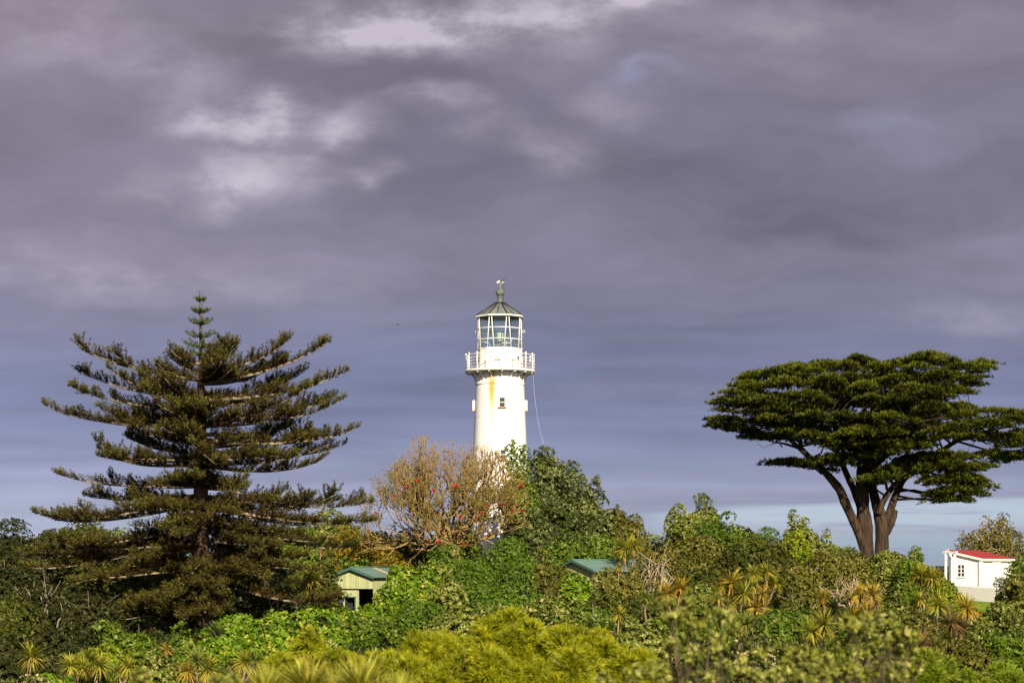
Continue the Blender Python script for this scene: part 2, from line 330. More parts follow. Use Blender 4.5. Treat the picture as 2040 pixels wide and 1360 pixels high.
def lobes_for(rng, W_, D_, H_, rl, front=0.72, q0=.72, lobk=1.0, zp=None):
    area = 2 * math.pi * (((W_ * D_) ** 1.6 + (W_ * H_) ** 1.6 + (D_ * H_) ** 1.6) / 3) ** (1 / 1.6)
    n = int(np.clip(lobk * area * 0.8 / (rl * rl * 1.25), 8, 190))
    d = rng.normal(size=(n * 5, 3)); d = nrm(d); d[:, 2] = np.abs(d[:, 2])
    flip = (d[:, 1] > 0) & (rng.random(len(d)) < front - .1); d[flip, 1] *= -1
    d = d[:n]
    q = rng.uniform(q0, 1.0, (n, 1)); zz = np.power(d[:, 2], zp if zp else rng.uniform(.5, .8))
    ph = np.arctan2(d[:, 1], d[:, 0]); wob = (1 + .13 * np.sin(2 * ph + rng.uniform(0, 6)) + .12 * np.sin(3 * ph + rng.uniform(0, 6)) + .10 * np.sin(5 * ph + 4 * d[:, 2] + rng.uniform(0, 6)))[:, None]
    c = np.stack([d[:, 0] * (W_ - rl * .7), d[:, 1] * (D_ - rl * .7), zz * (H_ - rl * .8)], 1) * q * np.hstack([np.clip(wob, .7, 1.12), np.clip(wob, .7, 1.12), np.clip(wob, .72, 1.0)])
    c[:, 2] = np.maximum(c[:, 2], rl * .3)
    return c, rl * rng.uniform(.6, 1.25, n), d
def bush(name, label, cat, group, px, top, hw, Y, sty, seed, depth=.85, rl=None, spires=(), dens=1.0, trunk_n=8, hgt=None, bare=0.0, twr=1.0, lobk=1.0, clumps=None, lift=0.0, limbs=0):
    S = STY[sty]; rng = np.random.default_rng(seed)
    x = (px - 1020) / F * Y; zt = (HOR - top) / F * Y; zb = float(terr(x, Y)) - .05
    H_ = max(zt - zb, .5); W_ = hw / F * Y; D_ = W_ * depth
    if hgt: base_lift = max(0.0, H_ - hgt)
    else: base_lift = 0.0
    rl = rl or float(np.clip(S['lf'] * (W_ + H_ - base_lift), .12, 1.15))
    c, r, d = lobes_for(rng, W_, D_, H_ - base_lift, rl, lobk=lobk, q0=.72 if lobk == 1 else .35, zp=.38 if sty in ('feather', 'fern') else None); c[:, 2] += base_lift
    if clumps:
        cc_, rr_, dd_ = [], [], []
        for (ux, uy, ur) in clumps:
            b_ = np.array([(ux - px) / F * Y, rng.uniform(-.12, .12), (HOR - uy) / F * Y - zb]); w_ = ur / F * Y
            for _ in range(7):
                g_ = nrm(rng.normal(size=3) * np.array([1, 1, .7])); cc_.append(b_ + g_ * w_ * .62); rr_.append(w_ * rng.uniform(.32, .6)); dd_.append(nrm(g_ + np.array([0, 0, .4])))
        c, r, d = np.array(cc_), np.array(rr_), np.array(dd_); rl = float(r.mean())
    od = nrm(d * np.array([1, 1, .8]) + np.array([0, 0, .35]))
    # shoots that stand out of the outline
    ns = max(3, int(len(c) * .35)); pick = rng.choice(len(c), ns)
    c2 = c[pick] + od[pick] * (r[pick] * rng.uniform(.7, 1.15, ns))[:, None] + rng.normal(size=(ns, 3)) * rl * .15
    c = np.vstack([c, c2]); r = np.concatenate([r, rl * rng.uniform(.25, .5, ns)]); od = np.vstack([od, od[pick]])
    for (sx, stop, sw) in spires:
        X0 = (sx - px) / F * Y; z1 = (HOR - stop) / F * Y - zb; w = sw / F * Y
        z = z1 - w * .6
        while z > H_ * .45:
            c = np.vstack([c, [[X0 + rng.normal() * w * .3, rng.normal() * w * .3 - .3, z]]]); r = np.append(r, w * rng.uniform(.75, 1.1)); od = np.vstack([od, [[0, -.2, 1]]]); z -= w * .8; w *= 1.12
    sp = S['sp']; cnt = np.maximum(4, (dens * 3.0 * math.pi * r ** 2 / sp ** 2)).astype(int)
    idx = np.repeat(np.arange(len(c)), cnt)
    dr = nrm(rng.normal(size=(len(idx), 3)) + .75 * od[idx])
    rr = r[idx] * np.where(rng.random(len(idx)) < .85, rng.uniform(.86, 1.12, len(idx)), rng.uniform(.35, .86, len(idx)))
    pos = c[idx] + dr * rr[:, None] * np.array([1, 1, .9])
    keep = pos[:, 2] > max(0.02, 1.0 * lift * H_) + (.12 * H_ * np.sin(pos[:, 0] * 2.3 + seed) if lift else 0)
    if bare: keep &= rng.random(len(idx)) > bare
    pos, dr, idx = pos[keep], dr[keep], idx[keep]
    lob = rng.uniform(0, 1, len(c)); f = np.clip(lob[idx] * .6 + rng.uniform(0, .5, len(idx)), 0, 1)[:, None]
    tint = S['a'] * (1 - f) + S['b'] * f
    tint *= (1 + .10 * rng.normal(size=(len(c), 1)))[idx]
    pp, ax, nr_, k = rosettes(rng, pos, dr, S['n'], *S['k'])
    tl = tint[k] * rng.uniform(.85, 1.18, (len(k), 1))
    tips = (rng.random(len(pos)) < S['pt'] * (.35 + 1.1 * lob[idx])) & ((dr * od[idx]).sum(1) > .15)
    mt = tips[k] & (rng.random(len(k)) < .75)
    tl[mt] = tl[mt] * .35 + .65 * S['tip'] * rng.uniform(.8, 1.15, (mt.sum(), 1))
    L = S['L'] * rng.uniform(.7, 1.25, len(k))
    root = empty(name, (x, Y, zb)); tag(root, label, cat, group)
    link('crown', leaves('crown', pp, ax, nr_, L, S['W'] * rng.uniform(.75, 1.2, len(k)), np.clip(tl, 0, .8)), S['m'], root)
    mb = MB(); rt = np.clip(.035 * (H_ + W_) * .5, .02, .22) * twr
    ends = c[rng.choice(len(c), min(trunk_n, len(c)), replace=False)]
    for e in ends:
        b0 = np.array([rng.normal() * W_ * .08, rng.normal() * D_ * .08, -.05]); m1 = b0 + (e - b0) * .4 + rng.normal(size=3) * .09 * W_; m2 = b0 + (e - b0) * .72 + rng.normal(size=3) * .08 * W_
        m1[2] = max(m1[2], .1)
        mb.tube([b0, m1, m2, e], [rt, rt * .75, rt * .5, rt * .2], 5)
        for _ in range(3):
            j = c[rng.integers(len(c))]
            if not clumps and rng.random() < .5:
                o_ = rng.integers(len(c)); mb.tube([c[o_], c[o_] + od[o_] * r[o_] * rng.uniform(1.05, 1.5) + rng.normal(size=3) * r[o_] * .25], [min(.022, rt * .3), .007], 4)
            if np.linalg.norm(j - m2) < 1.4 * W_: mb.tube([m2, (m2 + j) / 2 + rng.normal(size=3) * .06 * W_, j], [rt * .42, rt * .3, rt * .12], 4)
    for i_ in range(limbs):     # weathered limbs that show on the near side of the crown
        a_ = (i_ + .5) / limbs * 2 - 1 + rng.uniform(-.15, .15); b0 = np.array([a_ * W_ * .10, -D_ * .55, 0]); e = np.array([a_ * W_ * .72, -D_ * rng.uniform(.72, .98), H_ * rng.uniform(.50, .86) * (1 - .35 * a_ * a_)])
        m1 = b0 + (e - b0) * .45 + np.array([rng.normal() * .15, -D_ * .14, H_ * rng.uniform(-.08, .04)]); mb.tube([b0, m1, m1 + (e - m1) * .5 + rng.normal(size=3) * .12, e], [.085, .065, .045, .02], 5)
        for _ in range(3):
            g = e + np.array([rng.normal() * .55, rng.uniform(-.25, .15), rng.uniform(.1, .7)]); q_ = m1 + (e - m1) * rng.uniform(.3, .9); mb.tube([q_, (q_ + g) / 2 + rng.normal(size=3) * .08, g], [.035, .025, .010], 4)
    mb.build('trunk', S['tw'], root)
    return root

SL = 'bushes covering the slope'; RD = 'bushes and trees along the ridge'
B = 'bush'; T = 'tree'
BUSHES = [
 # name, label, category, group, px, top, hw, Y, style, extra
 # --- left of and around the pine
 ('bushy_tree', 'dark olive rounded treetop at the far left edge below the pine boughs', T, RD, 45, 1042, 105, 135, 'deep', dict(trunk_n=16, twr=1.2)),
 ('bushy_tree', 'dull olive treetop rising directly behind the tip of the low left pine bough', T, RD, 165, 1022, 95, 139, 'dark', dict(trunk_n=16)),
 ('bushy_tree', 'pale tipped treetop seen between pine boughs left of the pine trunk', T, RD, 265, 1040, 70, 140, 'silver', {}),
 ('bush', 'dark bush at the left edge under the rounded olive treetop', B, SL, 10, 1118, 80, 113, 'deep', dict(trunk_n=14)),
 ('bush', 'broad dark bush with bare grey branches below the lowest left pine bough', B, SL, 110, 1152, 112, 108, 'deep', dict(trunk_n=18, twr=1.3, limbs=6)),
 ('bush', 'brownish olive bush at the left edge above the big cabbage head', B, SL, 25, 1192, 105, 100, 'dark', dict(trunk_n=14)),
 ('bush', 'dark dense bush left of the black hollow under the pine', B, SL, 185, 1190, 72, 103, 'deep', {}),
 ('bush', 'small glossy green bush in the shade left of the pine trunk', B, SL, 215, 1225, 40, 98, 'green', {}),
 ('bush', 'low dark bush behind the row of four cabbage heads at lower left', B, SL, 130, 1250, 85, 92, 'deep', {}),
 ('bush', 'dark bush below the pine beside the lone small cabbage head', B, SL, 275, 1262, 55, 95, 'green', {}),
 ('bush', 'deep green bush in the lower left corner behind the big cabbage head', B, SL, 15, 1268, 62, 88, 'deep', {}),
 ('bush', 'yellowish green bush directly above the pair of cabbage heads at lower left', B, SL, 215, 1285, 50, 88, 'lime', dict(dens=.8)),
 ('bush', 'upright leafy bush with pale tips in front of the pine trunk', B, SL, 362, 1250, 36, 95, 'green', dict(spires=[(362, 1242, 12)])),
 ('bush', 'dark rosette leaved bush between the pine base and the cabbage heads below it', B, SL, 318, 1308, 52, 84, 'silver', {}),
 ('bush', 'small whitish bush under the big cabbage head at the lower left', B, SL, 66, 1333, 30, 76, 'flower', {}),
 ('bush', 'bright green bush at the bottom edge below the row of four cabbage heads', B, SL, 112, 1338, 48, 77, 'bright', {}),
 ('bush', 'pale speckled bush in the extreme lower left corner', B, SL, 18, 1340, 30, 76, 'dark', {}),
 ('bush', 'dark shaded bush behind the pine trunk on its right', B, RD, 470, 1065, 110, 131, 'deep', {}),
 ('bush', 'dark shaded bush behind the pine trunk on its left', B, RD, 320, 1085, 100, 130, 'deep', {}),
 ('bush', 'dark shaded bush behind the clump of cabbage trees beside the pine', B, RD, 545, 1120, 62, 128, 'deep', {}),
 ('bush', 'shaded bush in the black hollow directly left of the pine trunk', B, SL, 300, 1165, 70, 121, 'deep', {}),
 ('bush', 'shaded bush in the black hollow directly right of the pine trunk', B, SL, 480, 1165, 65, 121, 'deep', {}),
 # --- bright band below the shed
 ('bush', 'bright green shiny bush right beside the foot of the pine trunk', B, SL, 468, 1222, 62, 106, 'bright', {}),
 ('bush', 'bright green shiny bush under the tall cabbage tree by the shed', B, SL, 575, 1218, 70, 109, 'bright', {}),
 ('bush', 'bright green shiny bush in front of the shed doorway', B, SL, 660, 1212, 70, 113, 'bright', {}),
 ('bush', 'bright green bush hugging the right corner of the green roofed shed', B, SL, 752, 1192, 40, 115, 'bright', {}),
 ('bush', 'yellow green shiny bush above the orange cabbage heads near the pine', B, SL, 455, 1258, 62, 97, 'bright', {}),
 ('bush', 'bright green bush midway between shed and the sword leaved clump at the bottom', B, SL, 550, 1250, 75, 98, 'bright', {}),
 ('bush', 'bright green bush two bushes below the shed doorway', B, SL, 645, 1242, 72, 101, 'bright', {}),
 ('bush', 'darker glossy bush below the right corner of the shed', B, SL, 738, 1232, 66, 102, 'green', {}),
 ('bush', 'small silvery grey bush among the yellow feathery shrubs below the shed', B, SL, 650, 1268, 26, 84, 'silver', {}),
 ('bush', 'tall bright green bush with cream tips right of the shed roof', B, SL, 822, 1120, 68, 119, 'bright', dict(trunk_n=6)),
 ('bush', 'bright bush with cream shoots hiding the right eave of the shed', B, SL, 778, 1150, 34, 116, 'bright', {}),
 ('bush', 'leafy green bush between the coral tree trunk and the shed', B, SL, 868, 1112, 56, 122, 'green', {}),
 ('bush', 'broad leaved bright bush peeping over the ridge of the green roofed shed', B, RD, 712, 1113, 48, 137, 'bright', {}),
 ('bush', 'dark rosette bush against the left corner of the green roofed shed', B, SL, 652, 1113, 24, 124, 'dark', dict(spires=[(650, 1108, 10)])),
 # --- smooth green dome
 ('bush', 'smooth fine leaved green mound in front of the lighthouse, its peak', B, SL, 985, 1066, 112, 128, 'fine', dict(depth=.6)),
 ('bush', 'fine leaved green mound on the right flank of the peak before the lighthouse', B, SL, 1050, 1110, 95, 121, 'fine', dict(depth=.6)),
 ('bush', 'fine leaved green mound on the left flank of the peak before the lighthouse', B, SL, 908, 1088, 95, 123, 'fine', dict(depth=.6)),
 ('bush', 'fine leaved green mound low in front of the peak before the lighthouse', B, SL, 1005, 1155, 105, 112, 'fine', dict(depth=.6)),
 ('bush', 'dark fine leaved bush at the lower left foot of the green mound', B, SL, 845, 1190, 70, 106, 'fine', dict(depth=.6)),
 ('bush', 'pale silvery bush set into the left side of the smooth green mound', B, SL, 890, 1152, 34, 108, 'silver', {}),
 # --- under and beside the coral tree
 ('bush', 'dark bush under the left branches of the bare coral tree', B, RD, 828, 1048, 72, 139, 'dark', {}),
 ('bush', 'dark bush behind the coral tree trunk', B, RD, 905, 1040, 62, 142, 'green', {}),
 ('bush', 'golden orange bush left of the bare coral tree', B, RD, 752, 1034, 60, 141, 'gold', {}),
 ('bush', 'golden bush behind the right tips of the pine boughs', B, RD, 690, 1052, 50, 143, 'gold', {}),
 ('bush', 'green bush seen under the right pine boughs', B, RD, 600, 1035, 80, 146, 'green', {}),
 ('bush', 'pale tipped bush on the skyline between pine and coral tree', B, RD, 668, 1018, 56, 150, 'silver', {}),
 ('bush', 'golden bush right of the lowest golden one, above the shed roof', B, RD, 775, 1085, 40, 134, 'gold', {}),
 # --- hill right of the lighthouse
 ('bushy_tree', 'tall dense tree right of the lighthouse with the highest rounded top', T, RD, 1086, 906, 62, 143, 'coast', dict(depth=.9, spires=[(1085, 900, 22), (1125, 925, 20)])),
 ('bushy_tree', 'slender dark leafy spire standing against the lighthouse wall', T, RD, 1034, 905, 22, 140, 'green', dict(spires=[(1022, 880, 8), (1042, 893, 11)])),
 ('bushy_tree', 'dense tree with two upright spires right of the tallest one by the lighthouse', T, RD, 1150, 968, 66, 141, 'coast', dict(spires=[(1136, 946, 12), (1161, 950, 10), (1184, 950, 9)])),
 ('bushy_tree', 'rounded green tree stepping down right of the two leafy spires', T, RD, 1208, 988, 66, 139, 'coast', {}),
 ('bushy_tree', 'yellowish small treetop where the lighthouse hill dips to the sky', T, RD, 1262, 1008, 40, 138, 'olive', dict(spires=[(1232, 1008, 10)])),
 ('bush', 'dark glossy bush right above the right hand green shed roof', B, RD, 1185, 1060, 80, 135, 'green', {}),
 ('bush', 'dense bush at the left foot of the tree hill beside the lighthouse', B, RD, 1062, 1005, 62, 138, 'coast', {}),
 ('bush', 'dense dark bush beside the coral tree at the foot of the tree hill', B, RD, 1110, 1048, 62, 134, 'green', {}),
 # --- below the second shed
 ('bush', 'cream tipped bush just left of the right hand shed roof', B, SL, 1118, 1112, 42, 117, 'olive', dict(spires=[(1080, 1095, 12)])),
 ('bush', 'bright green bush in front of the right hand shed wall', B, SL, 1150, 1138, 38, 114, 'bright', {}),
 ('bush', 'silvery bush at the right foot of the smooth green mound', B, SL, 1095, 1185, 72, 101, 'silver', {}),
 ('bush', 'silvery bush at the left foot of the smooth green mound above yellow shrubs', B, SL, 925, 1200, 78, 97, 'silver', {}),
 ('bush', 'silvery bush directly behind the crest of the yellow feathery shrubs', B, SL, 1015, 1208, 58, 96, 'silver', {}),
 ('bush', 'green bush with silvery tips under the right hand shed', B, SL, 1172, 1186, 52, 103, 'green', {}),
 ('bush', 'low silvery bush right of the crest of the yellow feathery shrubs', B, SL, 1180, 1235, 55, 92, 'silver', {}),
 ('bush', 'brownish olive bush right of the right hand shed wall', B, SL, 1232, 1128, 56, 121, 'olive', dict(trunk_n=14)),
 ('wind_bent_bush', 'brown olive bush with exposed pale twisted branches in its crown', B, SL, 1300, 1088, 62, 128, 'open', dict(trunk_n=26, twr=1.5, lift=.30, limbs=8)),
 ('bush', 'dark olive bush two steps below the right hand shed', B, SL, 1222, 1180, 68, 110, 'dark', {}),
 ('bush', 'pale tipped bush left of the tallest blurred bush', B, SL, 1255, 1222, 66, 94, 'silver', {}),
 ('bush', 'green bush behind the top of the tallest blurred bush', B, SL, 1330, 1215, 56, 98, 'green', {}),
 ('bush', 'dark bush between the orange cabbage heads and the twisted pale branches', B, SL, 1300, 1178, 60, 112, 'dark', dict(trunk_n=14)),
 # --- right ridge
 ('bushy_tree', 'pale tipped bushy tree on the skyline, highest left of the cypress', T, RD, 1385, 996, 68, 151, 'silver', dict(spires=[(1345, 1008, 12), (1396, 986, 14)])),
 ('bush', 'small pale bush in the skyline dip between the two tree groups', B, RD, 1302, 1052, 26, 156, 'silver', {}),
 ('bush', 'smooth dark green bush right of the highest pale skyline tree', B, RD, 1430, 1022, 56, 147, 'fine', {}),
 ('bush', 'small dark green rounded bush on the skyline middle between pale trees', B, RD, 1525, 1030, 42, 151, 'fine', {}),
 ('bush', 'spiry pale green bush on the skyline nearest left of the cypress trunk', B, RD, 1596, 1034, 40, 149, 'silver', dict(spires=[(1577, 1020, 9), (1602, 1034, 9)])),
 ('bush', 'lime green soft bush below the spiry one on the ridge', B, RD, 1572, 1062, 40, 145, 'lime', {}),
 ('bush', 'small pale green bush on the skyline beside the leaning cypress limb', B, RD, 1652, 1068, 30, 148, 'silver', dict(spires=[(1643, 1058, 7)])),
 ('bush', 'low dark bush right at the left foot of the cypress trunk', B, RD, 1695, 1088, 32, 149, 'dark', {}),
 ('bush', 'dark bush filling the ridge below the small rounded skyline bush', B, RD, 1480, 1045, 60, 146, 'green', {}),
 ('bush', 'olive brown bush left of the big dark dome bush', B, SL, 1392, 1062, 72, 137, 'olive', {}),
 ('bush', 'big dark dome shaped bush with tiny pale flecks below the ridge', B, SL, 1500, 1052, 84, 135, 'dark', dict(depth=.7)),
 ('bush', 'dark olive bush above the large cluster of yellow cabbage heads', B, SL, 1425, 1112, 82, 126, 'dark', {}),
 ('bush', 'wide olive bush below the cypress trunk to its left', B, SL, 1662, 1092, 80, 133, 'olive', dict(trunk_n=14)),
 ('bush', 'olive bush right of the yellow cabbage cluster with thin bare twigs', B, SL, 1592, 1118, 52, 127, 'olive', dict(trunk_n=14)),
 ('bush', 'mid green bush covering the foot of the cypress trunk', B, RD, 1770, 1080, 52, 139, 'silver', dict(spires=[(1822, 1092, 10)])),
 ('bush', 'thin olive bush with several bare pale stems below the cypress', B, SL, 1690, 1148, 72, 124, 'open', dict(trunk_n=26, twr=1.4, bare=.1, lift=.30, limbs=8)),
 ('bush', 'olive bush behind the single small orange cabbage head', B, SL, 1612, 1168, 52, 116, 'olive', {}),
 ('bush', 'green bush between cypress foot and the white cottage', B, SL, 1812, 1118, 42, 134, 'green', dict(spires=[(1828, 1100, 8)])),
 ('bush', 'small pale silvery bush right of the orange pair of cabbage heads', B, SL, 1395, 1152, 36, 112, 'silver', {}),
 ('bush', 'dark green bush in the hollow right of the yellow cabbage cluster', B, SL, 1572, 1192, 54, 103, 'green', {}),
 ('bush', 'dark green bush above the round pale flowered bush', B, SL, 1555, 1228, 54, 95, 'green', {}),
 ('bush', 'round bush covered in cream flowers behind the blurred bushes', B, SL, 1506, 1266, 54, 81, 'flower', {}),
 ('bush', 'dark green bush between the cream flowered bush and yellow pair of cabbage heads', B, SL, 1590, 1268, 52, 88, 'dark', {}),
 ('bush', 'pale olive bush right above the second tallest blurred bush', B, SL, 1780, 1186, 52, 107, 'silver', {}),
 ('bush', 'light green bush below the single cabbage tree near the fence end', B, SL, 1830, 1212, 44, 103, 'olive', {}),
 ('bush', 'soft green bush in front of the left end of the picket fence', B, SL, 1872, 1152, 34, 131, 'lime', dict(dens=.9)),
 ('bush', 'yellow green bush at the left edge of the lawn by the fence', B, SL, 1898, 1178, 26, 122, 'lime', {}),
 ('bush', 'brown tinged bush behind the brown cabbage heads below the lawn', B, SL, 1868, 1225, 48, 99, 'open', {}),
 ('bush', 'low golden bush at the lower edge of the lawn', B, SL, 1935, 1212, 34, 106, 'gold', {}),
 ('bush', 'dark bush with pinkish flecks in front of the cottage fence at right edge', B, SL, 2030, 1136, 50, 120, 'olive', {}),
 ('bush', 'large bright green bush with cream tips at the right edge below the fence', B, SL, 2024, 1188, 72, 104, 'silver', {}),
 ('bush', 'green bush at the left side of the large one below the fence', B, SL, 1955, 1228, 52, 97, 'silver', {}),
 ('bush', 'glossy green bush at the right edge above the feathery corner shrub', B, SL, 2005, 1252, 68, 90, 'green', {}),
 ('bush', 'dull bush between brown cabbage heads and the right feathery shrubs', B, SL, 1925, 1275, 50, 86, 'olive', {}),
 ('bush', 'open twiggy bush rising behind the red roof of the cottage', B, RD, 1985, 1034, 78, 158, 'open', dict(trunk_n=22, bare=.25, spires=[(1915, 1062, 10), (1960, 1030, 9), (1995, 1026, 10)])),
 ('bush', 'leafy green bush hiding the right end of the cottage wall', B, SL, 2028, 1106, 20, 138, 'green', {}),
 ('bush', 'small dark bush on the skyline left of the white cottage', B, RD, 1852, 1130, 26, 146, 'olive', {}),
 ('bush', 'dark bush in the hollow behind the second tallest blurred bush', B, SL, 1718, 1240, 58, 92, 'green', dict(trunk_n=12)),
 ('bush', 'dark bush behind the green cabbage pair below the yellow cluster', B, SL, 1440, 1215, 60, 104, 'green', {}),
 ('bush', 'dark bush behind the yellow pair of cabbage heads', B, SL, 1650, 1228, 50, 100, 'dark', {}),
 ('bush', 'dark bush at the bottom right between feathery shrubs and brown cabbage heads', B, SL, 1800, 1290, 60, 78, 'dark', {}),
]
FE = 'feathery shrubs in the foreground'
BUSHES += [
 ('feathery_shrub', 'yellow feathery shrub forming the highest crest at bottom centre', B, FE, 1015, 1226, 120, 43, 'feather', {}),
 ('feathery_shrub', 'yellow feathery shrub left of the highest feathery crest', B, FE, 880, 1238, 100, 42, 'feather', {}),
 ('feathery_shrub', 'yellow green feathery shrub right of the highest feathery crest', B, FE, 1140, 1240, 100, 42, 'feather', {}),
 ('feathery_shrub', 'yellow feathery shrub between the crest and the sword leaved clumps', B, FE, 770, 1276, 80, 41, 'feather', {}),
 ('feathery_shrub', 'pointed yellow feathery shrub beside the small silvery grey bush', B, FE, 622, 1262, 38, 45, 'feather', dict(spires=[(620, 1258, 12)])),
 ('feathery_shrub', 'low yellow feathery shrub left of the pointed feathery one', B, FE, 555, 1302, 60, 43, 'feather', {}),
 ('feathery_shrub', 'yellow feathery shrub behind the right sword leaved clump', B, FE, 690, 1290, 60, 39, 'feather', {}),
 ('feathery_shrub', 'feathery shrub left of the tallest blurred bush', B, FE, 1250, 1276, 76, 42, 'feather', {}),
 ('feathery_shrub', 'feathery shrub at the bottom edge directly below the crest', B, FE, 960, 1292, 100, 36, 'feather', {}),
 ('feathery_shrub', 'feathery shrub at the bottom edge right of the crest', B, FE, 1120, 1298, 90, 36, 'feather', {}),
 ('feathery_shrub', 'feathery shrub at the bottom edge right of the sword leaved clumps', B, FE, 830, 1306, 70, 36, 'feather', {}),
 ('feathery_shrub', 'bright green feathery shrub beside the right stem of the second blurred bush', B, FE, 1850, 1302, 56, 47, 'fern', {}),
 ('feathery_shrub', 'bright green feathery shrub in the lower right corner', B, FE, 2000, 1316, 55, 45, 'fern', {}),
 ('feathery_shrub', 'yellow green feathery shrub at the bottom between the two right corner ones', B, FE, 1925, 1338, 40, 46, 'fern', {}),
 ('feathery_shrub', 'green feathery shrub low behind the second blurred bush', B, FE, 1760, 1318, 55, 46, 'fern', {}),
]
NE = 'blurred leafy bushes close to the camera'
BUSHES += [
 ('leafy_bush', 'tallest blurred silvery green bush close up at the lower right', B, NE, 1392, 1204, 62, 19.0, 'near', dict(trunk_n=40, clumps=[(1340,1218,25),(1378,1210,26),(1424,1214,27),(1450,1236,20),(1358,1244,22),(1400,1248,24),(1345,1292,24),(1382,1302,20),(1424,1288,20),(1432,1338,22),(1345,1345,26),(1392,1355,24),(1310,1332,18)], dens=.8, twr=.22)),
 ('leafy_bush', 'second tallest blurred bush with yellow tips close up near the right', B, NE, 1742, 1232, 92, 19.0, 'near', dict(trunk_n=40, clumps=[(1700,1246,22),(1735,1240,24),(1766,1236,22),(1802,1264,20),(1720,1280,26),(1762,1276,24),(1690,1300,22),(1806,1300,18),(1740,1322,24),(1702,1346,26),(1782,1342,20),(1662,1330,18),(1820,1332,16)], dens=.8, twr=.22)),
 ('leafy_bush', 'low blurred bush between the two tall blurred bushes', B, NE, 1555, 1322, 88, 18.0, 'near', dict(trunk_n=24, clumps=[(1586,1312,17),(1612,1306,18),(1640,1330,20),(1570,1345,22),(1530,1352,20),(1602,1350,22),(1512,1300,15),(1500,1345,16),(1480,1322,12)], dens=.8, twr=.22)),
 ('leafy_bush', 'blurred low bush left of the tallest blurred bush', B, NE, 1265, 1338, 80, 18.5, 'near', dict(trunk_n=14, clumps=[(1305,1345,18),(1255,1352,16),(1205,1350,15),(1278,1338,10)], dens=.8, twr=.22)),
 ('leafy_bush', 'blurred sprig right under the second tallest blurred bush', B, NE, 1668, 1300, 50, 18.6, 'near', dict(trunk_n=14, clumps=[(1642,1318,15),(1668,1345,20),(1690,1328,14),(1645,1352,18)], dens=.8, twr=.22)),
 ('leafy_bush', 'blurred pale sprig at the bottom edge under the lower left cabbage heads', B, NE, 284, 1348, 26, 17.5, 'near', dict(trunk_n=6, clumps=[(284,1352,10),(268,1356,8)], dens=.9, twr=.2)),
 ('leafy_bush', 'blurred pale sprig at the bottom edge left of the sword leaved clumps', B, NE, 445, 1352, 36, 17.5, 'near', dict(trunk_n=6, clumps=[(455,1350,10),(436,1356,10),(470,1356,8)], dens=.9, twr=.2)),
]
for i, (nm, lb, ct, gr, px, top, hw, Y, sty, kw) in enumerate(BUSHES):
    bush(nm, lb, ct, gr, px, top, hw, Y, sty, 100 + i, **kw)

# leafy ground cover in the gaps between the bushes
def undergrowth():
    rng = np.random.default_rng(5); n = 42000
    x = rng.uniform(-46, 46, n); y = rng.uniform(66, 172, n)
    k = (np.abs(x) < y * .30) & ~((x > 25.5) & (y > 121) & (y < 152))
    x, y = x[k], y[k]; pos = np.stack([x, y, terr(x, y) + rng.uniform(0, .35, len(x))], 1)
    d = nrm(rng.normal(size=pos.shape) * .5 + np.array([0, -.4, 1.0]))
    pp, ax, nr_, kk = rosettes(rng, pos, d, 5, .2, 1.0)
    f = rng.random((len(pos), 1)); c = A(.022, .034, .008) * (1 - f) + A(.055, .075, .018) * f
    me = leaves('undergrowth', pp, ax, nr_, .28 * rng.uniform(.6, 1.2, len(pp)), .12, c[kk])
    tag(link('undergrowth', me, M_LEAF), 'dark leafy ground cover between the bushes on the slope', 'undergrowth', kind='stuff')
undergrowth()
def lawn_grass():
    rng = np.random.default_rng(6); n = 26000
    x = rng.uniform(26, 42, n); y = rng.uniform(122, 141, n); pos = np.stack([x, y, terr(x, y) - .02], 1)
    d = nrm(rng.normal(size=pos.shape) * .35 + np.array([0, 0, 1.0]))
    f = rng.random((n, 1)); c = A(.11, .19, .014) * (1 - f) + A(.18, .25, .025) * f
    me = leaves('grass', pos, d, nrm(rng.normal(size=pos.shape) + np.array([0, -1.0, .6])), .10 * rng.uniform(.6, 1.3, n), .03, c)
    tag(link('grass', me, M_LEAF), 'short sunlit green lawn below the white picket fence', 'grass', kind='stuff')
lawn_grass()

